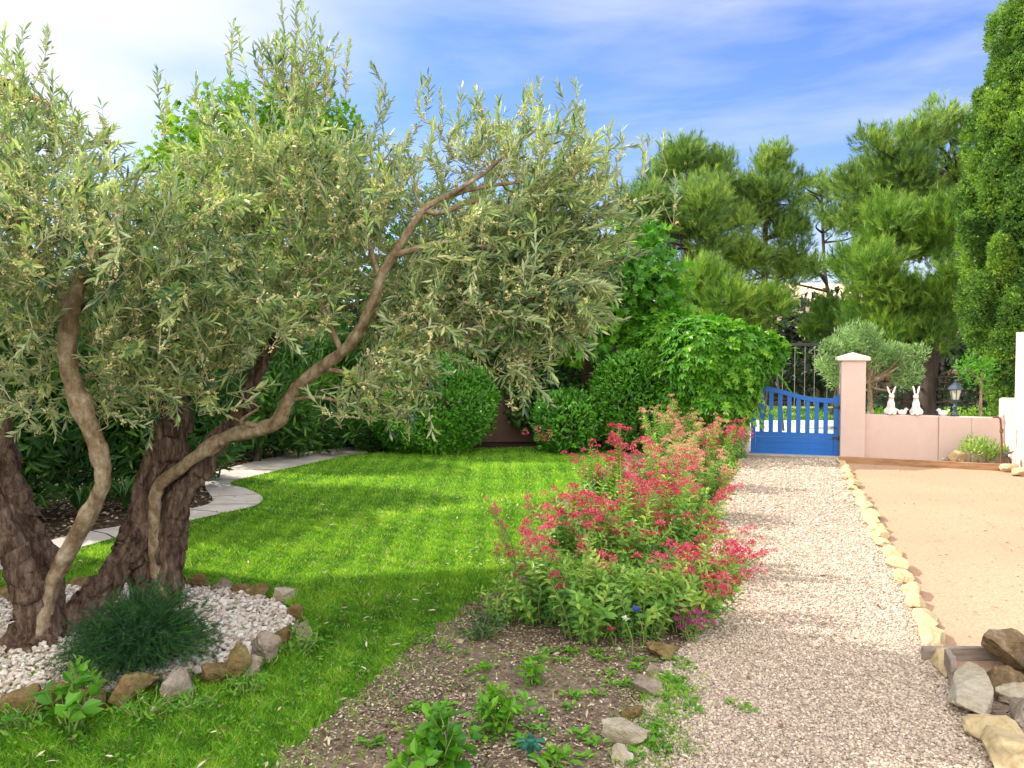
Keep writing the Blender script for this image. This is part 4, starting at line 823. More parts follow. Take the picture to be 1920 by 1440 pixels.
# oleander and shrubs behind the paved path
sh = [(30,8.0,[(0,640,110),(50,760,110),(-40,850,100),(40,870,80),(110,680,90)],'tall dark oleander at the left frame edge behind the olive trunk'),
 (180,9.0,[(190,620,90),(160,720,100),(230,780,90),(150,850,80),(230,860,70),(90,800,80)],'dark leafy oleander between the two leftmost olive trunks'),
 (330,9.6,[(330,600,90),(380,700,90),(280,700,80),(330,800,85),(400,800,60),(300,860,50)],'green oleander directly behind the gnarled olive trunk'),
 (480,11.9,[(470,640,85),(520,720,85),(440,760,70),(510,800,50),(420,830,40)],'shaded shrub between the gnarled trunk and the long branch'),
 (600,13.6,[(600,700,75),(560,770,55),(640,760,60),(620,640,60),(570,810,35),(620,805,35)],'dark shrub above the far end of the paved path')]
sh.append((520,12.5,[(470,815,40),(520,812,38),(560,808,36),(600,806,34),(640,806,30),(430,835,34),(660,790,30)],'low dark undergrowth along the far edge of the paved path'))
sh.append((345,10.4,[(360,880,30),(390,870,26),(330,895,28),(405,852,26)],'low green plant between the gnarled trunk and the bend of the paved path'))
for i, (px, Y0, cl, lab) in enumerate(sh):
    b = np.array([(px-960)*Y0/F_PX, Y0, 0]); c = pxc(cl, Y0, .3)
    clump_tree('oleander_shrub', lab, 'shrub', b, c, M['dark_leaf'], M['dark_bark'], T_leaf(.11, .08, .15), .17, 4200, ([b, b+np.array([.05,0,.3]), b+np.array([0,0,.9])], [.05,.04,.03]), upb=.7, jit=.45, seed=20+i, group='shrubs behind the paved path')
# clipped shrubs on the lawn's far side
def dome(name, label, px, Yc, rpx, top_py, mat, dens=3600, size=.075, tmpl=None, base_k=1.0, seed=3, group=None, lumps=.08):
    b = np.array([(px-960)*Yc/F_PX, Yc, 0.]); r = rpx*Yc/F_PX; H = P(px, top_py, Yc)[2]; o = empty(name, b, label, 'shrub', group)
    n = int(dens*r*(r+H)*1.6); v = rnd_dir(n); v = np.sign(v)*np.abs(v)**.82; v = v/np.maximum(np.linalg.norm(v, axis=1, keepdims=True)**.75, 1e-6)
    rad = (1+lumps*wave(v*2.2, 2.2, seed)+lumps*.5*wave(v*5, 3, seed+3))*(1-.16*rng.random(n)**2)
    q = v*rad[:, None]*np.array([r, r*.85, H*.52]); q[:, 2] += H*.50; q[:, 2] = np.maximum(q[:, 2], .03)
    D = unit(v*.55+np.array([0,0,.45])+rng.normal(size=(n, 3))*.45); rn = clamp(.45+.25*wave(q, 2.2, seed)+rng.normal(size=n)*.22)
    lm = MB(); place(lm, tmpl or LF, q, D, v+np.array([0,0,.5]), size*rng.uniform(.7, 1.3, n), rn); lm.build('foliage', mat, o)
    sm = MB()
    for k in range(7):
        a = k*.9; e = np.array([math.cos(a)*r*.55, math.sin(a)*r*.5, H*.6]); tube(sm, catmull([[0,0,0], e*.5+np.array([0,0,.1]), e], 8), np.linspace(.025, .008, 8), 6)
    sm.build('stems', M['dark_bark'], o); return o
dome('rounded_shrub', 'large clipped dark green shrub left of the shaded wall, behind the olive branch', 808, 13.1, 122, 668, M['box_leaf'], seed=3, group='rounded shrubs along the garden wall')
dome('rounded_shrub', 'neat dome shrub right of the shaded wall, next to the creeper', 1187, 13.2, 80, 660, M['box_leaf'], seed=5, group='rounded shrubs along the garden wall')
dome('rounded_shrub', 'small low shrub with red blooms at the foot of the dome shrub', 1062, 13.0, 60, 738, M['box_leaf'], seed=7, group='rounded shrubs along the garden wall', lumps=.16)
dome('rounded_shrub', 'low shaded shrub between the path end and the large clipped shrub', 700, 13.4, 60, 720, M['dark_leaf'], seed=8, group='rounded shrubs along the garden wall', lumps=.16)
fm = MB(); q = P(1016, 808, 12.4); pts = np.array([P(a, b, 12.25) for a, b in ((985,810),(1015,818),(1025,822),(1008,804),(1030,812))])
for p_ in pts: v = rnd_dir(26); place(fm, DI, p_+v*.03, v, rnd_dir(26), .035)
o = fm.build('red_blooms', M['valerian_red'], next(x for x in C.objects if x.get('label', '').startswith('small low shrub')))
o.location = -o.parent.location
for px, Y0, cl_, lab in [(1040,14.3,[(960,700,42),(1000,720,38),(1020,680,40),(1060,700,34),(985,770,36),(1030,770,40),(1080,740,30),(1090,780,30),(1150,680,34),(1140,640,36),(1010,640,38),(940,660,36)],'dark ivy growing on the shaded wall between the two rounded shrubs'),(760,14.3,[(880,640,44),(820,640,50),(760,660,50),(700,680,50),(640,720,50),(600,760,44)],'dark ivy along the wall behind the large clipped shrub')]:
    b = np.array([P(px,800,Y0)[0], Y0, 0]); c = pxc(cl_, Y0, .1); clump_tree('ivy', lab, 'climbing plant', b, c, M['dark_leaf'], M['dark_bark'], LOB, .10, 2200, ([b, b+np.array([.1,0,.5]), b+np.array([0,0,1.2])], [.03,.02,.01]), upb=-.2, seed=80)
# creeper mound over the left pillar
cb = np.array([2.9, 12.6, 0]); cr_ = empty('creeper', cb, 'bright green creeper heaped over the wall and pillar left of the gate', 'climbing plant')
cl = [(3.0,12.55,1.55,.62),(3.45,12.5,1.5,.58),(2.75,13.7,1.72,.62),(2.35,14.3,1.85,.55),(3.40,12.5,1.15,.42),(3.15,12.4,.95,.46),(2.75,12.75,.75,.5),(3.0,12.6,1.3,.55),(2.95,13.2,1.1,.55),(3.38,12.45,.72,.30),(3.95,12.45,1.62,.27),(3.2,12.7,1.75,.46),(2.5,14.3,1.1,.45)]
lm = MB(); allc = np.array([[a, b, c] for a, b, c, r in cl]); rrs = np.array([r for *_, r in cl])
for k, (a, b, c, r) in enumerate(cl):
    n = int(5600*r*r); v = rnd_dir(n); v[:, 1] -= .25; v = unit(v); pn = np.array([a, b, c])+v*(r*(1+.10*wave(v*2+k, 2, k)+.07*wave(v*6, 2, k+2)))[:, None]*(1-.10*rng.random((n, 1)))
    dd = np.min(np.linalg.norm(pn[:, None]-allc[None], axis=2)/rrs[None], 1); m = dd > .86; pn, v = pn[m], v[m]; n = len(pn)
    D = unit(v*.45+np.array([0,0,-.55])+rng.normal(size=(n, 3))*.35); rn = clamp(.35+.25*wave(pn, 2.4, 2)+.25*clamp((pn[:, 2]-1.3)/1)+rng.normal(size=n)*.18)  # leaf tone lightens with height: the sunlit top is put into the colour
    place(lm, CRP, pn-cb, D, v+np.array([0,0,.5]), rng.uniform(.08, .15, n), rn)
lm.build('foliage', M['creeper_leaf'], cr_)
sm = MB(); lm_f = MB()
for k in range(34):
    a, b, c, r = cl[k % len(cl)]; e = np.array([a, b, c])+rnd_dir(1)[0]*r*.95; s0 = np.array([2.5+rng.random()*1.2, 12.7, 0]); tube(sm, catmull([s0, (s0+e)/2+rng.normal(size=3)*.1, e], 10)-cb, np.linspace(.016, .004, 10), 5)
fr = rng.integers(0, len(cl), 170)
for k in fr:
    a, b, c, r = cl[k]; v = unit(rng.normal(size=3)+np.array([.25, -.5, .25])); e = np.array([a, b, c])+v*r*.95; n = 7; tt = np.linspace(0, .16+.16*rng.random(), n); pth = e+np.outer(tt, unit(v+[0, 0, .2]))-np.outer(tt**2*3.2, [0, 0, 1]); tube(sm, pth-cb, .0025, 3)
    place(lm_f, CRP, pth-cb, unit(np.tile(v*.5, (n, 1))+[0, 0, -.6]+rng.normal(size=(n, 3))*.4), np.tile(v, (n, 1))+[0, 0, .5], rng.uniform(.07, .12, n), clamp(.75+rng.normal(size=n)*.15))
lm_f.build('shoots', M['creeper_leaf'], cr_)
sm.build('stems', M['dark_bark'], cr_)

# pines beyond the gate
def pine(px, Y, lst, mat, lab, rt, topidx=0, seed=0, dens=760, size=.30, group='pine trees beyond the gate'):
    b = np.array([(px-960)*Y/F_PX, Y, 0.]); c = pxc(lst, Y, .9); top = c[topidx][0]
    return clump_tree('pine_tree', lab, 'tree', b, [(q_+rng.normal(size=3)*r_*.35, r_*rng.uniform(.62, .95)) for q_, r_ in c for _ in range(3)], mat, M['dark_bark'], TUFT, size, dens, ([b, b+np.array([.15, 0, top[2]*.3]), (b*.4+top*.6), top], [rt, rt*.8, rt*.5, .04]), upb=.95, jit=.3, seed=seed, group=group, flat=.8, fill=.35, shell=.5)
pine(1290, 21, [(1290,300,52),(1340,310,45),(1240,330,42),(1210,390,40),(1300,370,55),(1360,360,38),(1250,430,55),(1330,440,50),(1200,450,40),(1380,420,30),(1300,500,50),(1230,390,45)], M['pine_a'], 'dark round-topped pine just right of the olive crown', .2, 0, 31)
pine(1425, 22, [(1440,310,38),(1460,300,30),(1425,350,38),(1470,345,32),(1410,400,42),(1450,410,40),(1490,430,30),(1400,470,45),(1450,480,45),(1495,390,22),(1380,510,35),(1480,505,35),(1400,350,30),(1380,470,35)], M['pine_a'], 'slender pine with an open crown left of the sky gap', .16, 0, 33)
pine(1560, 24, [(1540,350,28),(1520,380,22),(1575,380,28),(1600,410,28),(1545,400,22),(1560,430,20),(1505,360,14),(1490,520,30),(1520,500,22)], M['pine_a'], 'sparse leaning pine in the gap between the bigger pines', .1, 0, 35, dens=600)
pine(1745, 19, [(a_, b_+38, c_) for a_, b_, c_ in [(1650,270,62),(1710,240,50),(1770,240,55),(1800,300,50),(1620,320,45),(1700,330,60),(1760,340,60),(1600,300,30),(1650,370,50),(1790,400,55),(1720,410,55),(1640,230,30),(1680,390,50),(1760,390,50),(1620,380,40),(1800,350,50)]], M['pine_a'], 'largest pine whose crown touches the cypress', .22, 3, 37)
pine(1690, 17, [(1680,420,58),(1640,470,60),(1720,470,62),(1600,500,45),(1760,450,45),(1690,540,70),(1750,540,60),(1640,560,50),(1710,600,60),(1770,600,45),(1680,395,28),(1790,520,40),(1730,420,45),(1770,400,40),(1620,520,50),(1740,620,55),(1680,620,40)], M['pine_b'], 'yellow-green bushy pine in front of the largest pine', .2, 0, 39, dens=700)
pine(1370, 19, [(1370,560,50),(1430,570,42),(1320,540,45),(1400,600,40),(1300,590,40),(1340,620,40)], M['pine_b'], 'low bushy young pine above the creeper', .08, 0, 41, size=.34)
pine(1560, 21, [(1560,600,34),(1610,600,34),(1530,620,28),(1590,640,30)], M['pine_b'], 'small young pine above the swing frame', .08, 0, 43, size=.32)
# big bare pine trunk
# dark woodland behind
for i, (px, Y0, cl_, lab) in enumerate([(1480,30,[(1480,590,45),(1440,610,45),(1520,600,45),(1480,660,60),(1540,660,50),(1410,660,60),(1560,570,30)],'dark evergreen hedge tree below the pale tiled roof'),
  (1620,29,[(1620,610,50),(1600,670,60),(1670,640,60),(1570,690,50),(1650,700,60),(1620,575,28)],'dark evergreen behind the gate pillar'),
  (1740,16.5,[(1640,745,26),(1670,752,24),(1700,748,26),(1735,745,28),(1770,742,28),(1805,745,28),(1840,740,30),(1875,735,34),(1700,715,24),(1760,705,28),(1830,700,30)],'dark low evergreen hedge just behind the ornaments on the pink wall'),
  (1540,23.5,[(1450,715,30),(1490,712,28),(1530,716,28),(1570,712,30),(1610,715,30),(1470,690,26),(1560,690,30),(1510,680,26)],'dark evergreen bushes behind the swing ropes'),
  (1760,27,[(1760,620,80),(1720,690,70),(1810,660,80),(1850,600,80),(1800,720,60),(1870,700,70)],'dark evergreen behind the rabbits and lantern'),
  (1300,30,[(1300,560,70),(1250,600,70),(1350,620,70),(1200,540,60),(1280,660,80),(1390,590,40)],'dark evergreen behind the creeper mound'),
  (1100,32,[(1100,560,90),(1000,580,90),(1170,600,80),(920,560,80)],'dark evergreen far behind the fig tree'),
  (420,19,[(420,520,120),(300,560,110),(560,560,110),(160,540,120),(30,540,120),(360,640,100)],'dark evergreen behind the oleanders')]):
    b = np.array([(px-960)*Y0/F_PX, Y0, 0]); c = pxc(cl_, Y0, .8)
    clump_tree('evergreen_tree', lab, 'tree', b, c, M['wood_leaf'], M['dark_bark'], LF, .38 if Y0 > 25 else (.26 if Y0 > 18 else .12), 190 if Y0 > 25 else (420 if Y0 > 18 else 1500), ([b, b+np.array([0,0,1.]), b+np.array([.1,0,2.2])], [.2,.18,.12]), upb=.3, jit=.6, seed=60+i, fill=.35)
# stone retaining wall behind the far lawn
rw = MB(); r_ = np.random.default_rng(5)
for row in range(6):
    x = 4.5
    while x < 22:
        w_ = r_.uniform(.28, .6); box(rw, (x+w_/2, 24.7+r_.uniform(-.03, .03), .1+row*.19), (w_-.02, .5, .175), rnd=r_.random()); x += w_
o = rw.build('retaining_wall', M['field_stone'], origin=(13, 24.7, 0)); bevel(o, .02, 1); tag(o, 'rough field stone retaining wall at the far end of the yard', 'wall')
eb = MB(); eb.add([(-30,25,.9),(60,25,.9),(60,60,3.2),(-30,60,3.2),(-30,25,-.1),(60,25,-.1)], [[0,1,2,3],[4,5,1,0]]); eb.build('bank', M['dark_soil'])['kind'] = 'structure'
# far house with pale tiled roof
fh = empty('distant_house', (P(1560,560,44)[0], 46, 2.2), 'distant house with a pale tiled roof glimpsed between the pines', 'house')
hx0, hx1 = P(1440,560,44)[0]-fh.location[0], P(1665,560,44)[0]-fh.location[0]; zr = P(1500,566,44)[2]-2.2; zt_ = P(1500,534,46.5)[2]-2.2
mb = MB(); box(mb, ((hx0+hx1)/2, 0, zr/2-.3), (hx1-hx0-.6, 3.6, zr+.6-.05)); mb.build('wall', M['house_wall'], fh)
mb = MB(); nx = 46
for i in range(nx):                                             # barrel tiles as ridges
    xa, xb = hx0+(hx1-hx0)*i/nx, hx0+(hx1-hx0)*(i+1)/nx; xm = (xa+xb)/2
    V = []
    for (y, z) in ((-2.1, zr), (0.4, zt_), (2.9, zr)): V += [(xa, y, z), (xa+(xb-xa)*.25, y, z+.07), (xm, y, z+.09), (xa+(xb-xa)*.75, y, z+.07), (xb, y, z)]
    mb.add(V, [[j*5+k, j*5+k+1, (j+1)*5+k+1, (j+1)*5+k] for j in range(2) for k in range(4)])
mb.build('roof', M['pale_tile'], fh)
dm = MB(); X, Y = scatter(5200, (2.2, 7.6, 4.0, 12)); k = view_ok(X, Y) & (np.array([np.cross(edir, np.array([x, y])-E0[:2]) for x, y in zip(X, Y)]) > .15); X, Y = X[k], Y[k]; n = len(X); D = rnd_dir(n); D[:, 2] *= .2
place(dm, T_diamond(.4, .1), np.stack([X, Y, .006+.004*rng.random(n)], 1), D, rnd_dir(n)*.3+np.array([0, 0, 1]), .006+.016*rng.random(n)**3, clamp(rng.random(n)*.75))
tag(dm.build('court_grit', M['chip']), kind='stuff', label='fine grit and leaf crumbs scattered on the sand court', cat='grit')
# the house on the left whose eave pokes in at the top left corner
nh = empty('house', (-6.4, 5.4, 0), 'house with a terracotta tiled eave at the top left behind the olive crown', 'house')
EX, EZ = -4.42, 4.06
hy1 = 7.55
mb = MB(); box(mb, (.9-.15-1.6+.0, -1.6, 1.75), (3.0, 6.7, 3.5)); mb.build('wall', M['house_wall'], nh)
mb = MB(); ny = 34; y0_, y1_ = -1.2-5.4, hy1-5.4+.25
for i in range(ny):
    ya, yb = y0_+(y1_-y0_)*i/ny, y0_+(y1_-y0_)*(i+1)/ny; h = yb-ya; V = []
    for (x, z) in ((EX+6.4, EZ-.10), (EX+6.4-2.7, EZ+.65)): V += [(x, ya, z), (x, ya+h*.25, z+.05), (x, ya+h*.5, z+.065), (x, ya+h*.75, z+.05), (x, yb, z)]
    mb.add(V, [[k, k+1, 6+k, 5+k] for k in range(4)])
o = mb.build('roof', M['terracotta'], nh); sm_ = o.modifiers.new('thick', 'SOLIDIFY'); sm_.thickness = .03
mb = MB(); mb.add([(EX+6.38, y0_, EZ-.19), (EX+6.38, y1_, EZ-.19), (EX+6.38, y1_, EZ-.11), (EX+6.38, y0_, EZ-.11), (EX+6.4-2.7, y0_, EZ+.53), (EX+6.4-2.7, y1_, EZ+.53), (EX+6.4-2.7, y1_, EZ+.61), (EX+6.4-2.7, y0_, EZ+.61)], [[0,1,2,3],[0,4,5,1],[3,2,6,7],[1,5,6,2],[0,3,7,4],[4,7,6,5]]); mb.build('eave_board', M['timber'], nh)

# cypress
cyb = np.array([P(1922,700,14.6)[0], 14.6, 0]); cyo = empty('cypress_tree', cyb, 'tall dense cypress rising out of the top of the picture at the right', 'tree'); lm = MB()
ci = 0
for k in range(84):
    t = (k+.5)/84; z = .25+7.4*t; yy = np.interp(z, [0, .5, 1.2, 2.2, 4, 5.5, 8], [.15, .30, .62, .98, 1.08, .84, .25])
    a = k*2.39996; r = rng.uniform(.20, .40); off = max(0, yy-r*rng.uniform(.35, 1.0)); c = np.array([off*math.cos(a)-.12*max(0, 1-z/2.5), off*math.sin(a)*.85, z]); n = int(5400*r)
    v = rnd_dir(n); q = c+v*np.array([r, r, r*2.3])*(1+.16*wave(v*3, 2.2, k)+.10*wave(v*8, 2, k))[:, None]*(1-.22*rng.random((n, 1))**2)+np.stack([0*v[:, 0]+.18*math.cos(a)*(v[:, 2]), .18*math.sin(a)*v[:, 2], 0*v[:, 0]], 1)
    q[:, 2] = np.maximum(q[:, 2], .05); D = unit(v*.7+np.array([0,0,.7])+rng.normal(size=(n, 3))*.35); cr = rng.normal()*.1; rn = clamp(.48+cr+.25*wave(q, 3.2, 4)+rng.normal(size=n)*.18); kk = rng.integers(0, 5, n)
    for s in range(5): m = kk == s; place(lm, SCL[s], q[m], D[m], v[m]+rng.normal(size=(m.sum(), 3))*.4, rng.uniform(.065, .12, m.sum()), rn[m])
n = 9000; z = rng.uniform(.3, 7.2, n); a = rng.random(n)*2*PI; rr = np.interp(z, [0, .5, 1.2, 2.2, 4, 5.5, 8], [.2, .4, .7, .9, .93, .7, .2])*.72*np.sqrt(rng.random(n)); place(lm, SCL[0], np.stack([rr*np.cos(a), rr*np.sin(a), z], 1), unit(rnd_dir(n)*.6+[0,0,1]), rnd_dir(n), .2, .15)
lm.build('foliage', M['cypress_leaf'], cyo); mb = MB(); tube(mb, [(0,0,0),(0,0,3),(0,0,7)], [.16,.12,.04], 12, .05); mb.build('trunk', M['dark_bark'], cyo)
# silvery shrub behind the pillar and small shrubs
c = pxc([(1585,645,42),(1620,680,48),(1680,670,40),(1565,690,32),(1640,655,38),(1700,680,30),(1600,715,34),(1670,705,36),(1565,660,30)], 14.2, .25); c = [(q_+rng.normal(size=3)*r_*.45, r_*rng.uniform(.42, .7)) for q_, r_ in c for _ in range(3)]
b = np.array([P(1630,700,14.2)[0], 14.2, 0]); clump_tree('olive_shrub', 'small silvery green olive behind the gate pillar and rabbits', 'tree', b, c, M['silver_leaf'], M['smooth_bark'], T_leaf(.12,.08,.1), .085, 7500, ([b, b+np.array([.03,0,.6]), b+np.array([0,0,1.1])], [.06,.05,.03]), upb=.6, jit=.5, seed=90)
c = pxc([(1830,700,26),(1812,690,18),(1848,690,18)], 13.4, .1); b = np.array([P(1840,700,13.4)[0], 13.4, 0])
clump_tree('laurel_shrub', 'light green leafy sapling just above the lantern, in front of the cypress', 'shrub', b, c, M['fig_leaf'], M['smooth_bark'], LF, .1, 2200, ([b, b+np.array([0,0,.7]), b+np.array([0,0,1.2])], [.03,.025,.015]), seed=91)
c = pxc([(1828,836,20),(1850,843,20),(1868,848,18),(1882,848,10),(1812,842,10)], 11.55, .03); b = np.array([P(1850,850,11.55)[0], 11.55, 0])
clump_tree('small_shrub', 'small green shrub in the stone edged bed against the pink wall', 'shrub', b, c, M['fern_leaf'] if 0 else M['valerian_leaf'], M['smooth_bark'], LF, .05, 9000, ([b, b+np.array([0,0,.05]), b+np.array([0,0,.12])], [.015,.012,.008]), upb=.9, seed=92)

# ------------------------------------------------------------------ stem plants (valerian, seedlings, weeds)
def stem_plant(name, label, cat, base, H, R, nst, leaf, lsize, lmat, stem_mat=None, flower=None, fl_size=1.0, fl_prob=1.0, group=None, lean=.35, step=.03, tmpl=None, opening=1.0, bend=(0,0)):
    base = np.asarray(base, float); o = empty(name, base, label, cat, group); sm, lm, fm = MB(), MB(), MB(); heads = []; tmpl = tmpl or T_leaf(.19, .1, .22)
    for k in range(nst):
        a = rng.random()*2*PI; rr = R*math.sqrt(rng.random()); isf = flower is not None and rng.random() < fl_prob; h = H*rng.uniform(.5, .95)*(1-.22*(rr/R)**2)*((1.22 if isf else .85) if flower else 1.05)
        s0 = np.array([math.cos(a)*rr*.35, math.sin(a)*rr*.35, 0]); e = np.array([math.cos(a)*rr, math.sin(a)*rr, h])+np.array([bend[0]*h, bend[1]*h, 0])
        mid = s0*.55+e*.45+np.array([0, 0, .12*h])+rng.normal(size=3)*.02; pth = catmull([s0, mid, e], 12); tube(sm, pth, np.linspace(.0042, .0018, 12)*(.5+H), 5, cap=False, rnd=rng.random())
        npair = max(3, int(h/step)); t = np.linspace(.06, .93 if flower else 1, npair); pos = np.stack([np.interp(t*11, np.arange(12), pth[:, c]) for c in range(3)], 1)
        T = unit(np.gradient(pth, axis=0)); TT = np.stack([np.interp(t*11, np.arange(12), T[:, c]) for c in range(3)], 1); u = unit(np.cross(TT, [.2, .1, 1.])); v = np.cross(TT, u); a0 = rng.random()*6; cr = rng.normal()*.14
        for s in (-1, 1):
            aa = a0+(np.arange(npair) % 2)*PI/2+rng.normal(size=npair)*.25; rad = (u*np.cos(aa)[:, None]+v*np.sin(aa)[:, None])*s
            D = unit(TT*(.35+.5*t[:, None])+rad*opening+rng.normal(size=(npair, 3))*.12); prof = np.sin(PI*(.22+.70*(1-t)))*.9+.15
            place(lm, tmpl, pos, D, TT*1.0-rad*.3+rng.normal(size=(npair, 3))*.2, lsize*prof*rng.uniform(.8, 1.2, npair), clamp(.45+cr+.15*t+rng.normal(size=npair)*.16))
        if isf:
            fm = MB() if nst <= 20 else fm; tip = pth[-1]+np.array([0, 0, rng.uniform(-.02, .05)]); tt = T[-1]; heads += [fm] if nst <= 20 else []; nc = rng.integers(5, 10); c1 = rng.random()
            for q in range(max(4, nc-1)):
                off = tt*rng.uniform(-.10, .035)*fl_size+rng.normal(size=3)*np.array([.022, .022, .006])*fl_size; cc = tip+off; n = 34; v_ = rnd_dir(n); v_[:, 2] = np.abs(v_[:, 2])*.9+.1
                tube(sm, [tip-tt*.11*fl_size, cc], .0012, 3, cap=False, rnd=.8)
                place(fm, DI, cc+v_*.015*fl_size, unit(v_+rng.normal(size=(n, 3))*.5), rnd_dir(n), rng.uniform(.008, .015, n)*fl_size, clamp(.45+.3*(c1-.5)+rng.normal(size=n)*.25))
    sm.build('stems', stem_mat or M['valerian_stem'], o); lm.build('leaves', lmat, o)
    for h_ in heads: h_.build('flower_head', flower, o)
    if fm.V and not heads: fm.build('flowers', flower, o)
    return o
VR, VP = M['valerian_red'], M['valerian_pink']
val = [ # px, py base, height m, radius, stems, flower, prob, label
 (1015,1165,.58,.32,44,VR,.45,'leafy valerian clump at the left front of the bed with few red heads'),
 (1100,1195,.60,.36,56,VR,.30,'tall leafy valerian clump at the front centre of the bed'),
 (1200,1190,.60,.36,54,VR,.45,'valerian clump right behind the cornflower'),
 (1285,1180,.56,.34,52,VR,.70,'valerian clump leaning over the gravel with a red spray to the right'),
 (1065,1085,.60,.33,50,VR,.75,'valerian clump with dark red heads standing over the lawn edge'),
 (1165,1075,.64,.38,60,VR,.85,'dense red valerian clump in the middle of the bed'),
 (1270,1060,.70,.38,60,VR,.95,'brightest red valerian clump beside the gravel path'),
 (1125,985,.70,.34,50,VR,.85,'valerian clump with the tallest red head by the lawn'),
 (1210,985,.68,.38,60,VR,.90,'red valerian clump behind the middle one'),
 (1300,970,.66,.36,56,VP,.90,'pale green valerian clump with fading pink heads beside the path'),
 (1255,915,.66,.38,52,VP,.95,'pink valerian clump halfway to the gate'),
 (1340,915,.66,.34,48,VR,.85,'valerian clump with pinkish red heads leaning to the path near the gate'),
 (1305,872,.80,.40,50,VP,1.0,'seedy cream and pink valerian clump before the creeper'),
 (1365,872,.60,.28,30,VR,1.0,'small valerian clump at the foot of the left gate pillar'),
 (1240,872,.85,.34,36,VP,1.0,'tall feathery valerian clump in front of the dome shrub')]
for px, py, H, R, ns, fl, pr, lab in val:
    b = G(px, py); stem_plant('valerian', lab, 'flowering plant', b, H, R, int(ns*1.25), None, .062, M['valerian_leaf'], flower=fl, fl_prob=pr*(.26 if py > 1100 else .33), fl_size=1.5, group='red valerian plants in the flower bed', step=.026, bend=(.08, -.02))
stem_plant('valerian', 'single tall valerian stem topped with a big bright red head', 'flowering plant', G(1165,1000), 1.02, .05, 4, None, .05, M['valerian_leaf'], flower=VR, fl_size=1.7, group='red valerian plants in the flower bed', bend=(-.06,0))
stem_plant('valerian', 'thin valerian stems with dark red heads leaning over the lawn', 'flowering plant', G(985,1110), .62, .22, 9, None, .04, M['valerian_leaf'], flower=VR, fl_size=.9, group='red valerian plants in the flower bed', bend=(-.22,0))
stem_plant('valerian', 'low valerian spray of red heads reaching far over the gravel', 'flowering plant', G(1315,1150), .42, .16, 16, None, .04, M['valerian_leaf'], flower=VR, fl_size=1.2, group='red valerian plants in the flower bed', bend=(.75,0))
stem_plant('pink_stock', 'magenta flower cluster low at the gravel edge', 'flower', G(1300,1205), .18, .07, 9, None, .04, M['valerian_leaf'], flower=M['magenta'], fl_size=.8)
stem_plant('leafy_weed', 'low clover-like weeds against the rusty brown ring stone', 'plant', G(270,1345), .10, .14, 26, None, .03, M['weed'], step=.02)
stem_plant('leafy_weed', 'small weeds at the foot of the grey topped ring stone', 'plant', G(360,1330), .09, .13, 22, None, .03, M['box_leaf'], step=.02)
stem_plant('leafy_weed', 'weeds hiding the base of the tilted slab', 'plant', G(465,1300), .12, .12, 20, None, .035, M['weed'], step=.02)
stem_plant('leafy_weed', 'dark weeds at the near left end of the olive ring', 'plant', G(40,1368), .11, .16, 26, None, .04, M['box_leaf'], step=.025)
# cornflower, white flower
def single_flower(name, label, px, py, bx, by, mat, r=.02, n=26):
    b = G(bx, by); t = P(px, py, b[1]); o = empty(name, b, label, 'flower'); sm, fm, lm = MB(), MB(), MB(); e = t-b
    tube(sm, catmull([[0,0,0], e*.5+np.array([.02,0,0]), e], 10), .0018, 5); v = rnd_dir(n); v[:, 2] = np.abs(v[:, 2])*.5+.1; v = unit(v)
    place(fm, DI, e+v*.004, v, rnd_dir(n)+[0,0,1], r, None); k = 14; tt = rng.random(k); pos = e*tt[:, None]; place(lm, T_leaf(.06,.05,.2), pos, unit(rnd_dir(k)+[0,0,.7]), [0,0,1.]+rnd_dir(k)*.3, .045)
    sm.build('stem', M['valerian_stem'], o); fm.build('petals', mat, o); lm.build('leaves', M['weed'], o)
single_flower('cornflower', 'single deep blue cornflower at the front of the valerian', 1193, 1144, 1205, 1225, M['blue_petal'], .024)
single_flower('white_flower', 'single creamy white flower left of the blue cornflower', 1172, 1162, 1185, 1235, M['white_petal'], .022)
single_flower('white_flower', 'tiny white bloom low near the soil under the valerian', 1161, 1218, 1163, 1240, M['white_petal'], .012)
single_flower('red_flower', 'single crimson bloom low in the shade below the valerian', 1146, 1181, 1150, 1215, M['valerian_red'], .026)
single_flower('dandelion', 'tiny yellow flower between the ring stones', 205, 1331, 205, 1352, M['yellow_plastic'], .010)
# foreground plants
BL = T_leaf(.30, .12, .25)
stem_plant('leafy_weed', 'upright seedling with long leaves at the top of the bare soil', 'plant', G(1000,1285), .20, .06, 9, None, .055, M['weed'], step=.022, tmpl=T_leaf(.22,.1,.25))
stem_plant('leafy_weed', 'bushy seedling with glossy leaves in the middle of the bare soil', 'plant', G(938,1375), .20, .12, 20, None, .058, M['weed'], step=.025, tmpl=T_leaf(.24,.1,.25))
stem_plant('nettle', 'dark green broad-leaved nettle at the bottom edge of the soil', 'plant', G(842,1448), .27, .09, 9, None, .085, M['box_leaf'], step=.035, tmpl=BL)
stem_plant('nettle', 'lower nettle growing left of the tall nettle at the bottom edge', 'plant', G(790,1462), .16, .12, 14, None, .075, M['weed'], step=.035, tmpl=BL)
stem_plant('leafy_weed', 'broad-leaved weed in front of the olive ring stones', 'plant', G(132,1372), .25, .12, 12, None, .085, M['box_leaf'], step=.04, tmpl=BL)
stem_plant('leafy_weed', 'pale green weed sprig behind the ring stones', 'plant', G(150,1320), .24, .08, 9, None, .05, M['weed'], step=.03)
stem_plant('leafy_weed', 'weed patch among the pale ring stones at the right of the olive bed', 'plant', G(560,1225), .16, .12, 16, None, .045, M['weed'], step=.025)
stem_plant('leafy_weed', 'small bright weed at the bottom edge right of the sprinkler', 'plant', G(1040,1440), .06, .06, 8, None, .06, M['weed'], step=.02, tmpl=BL)
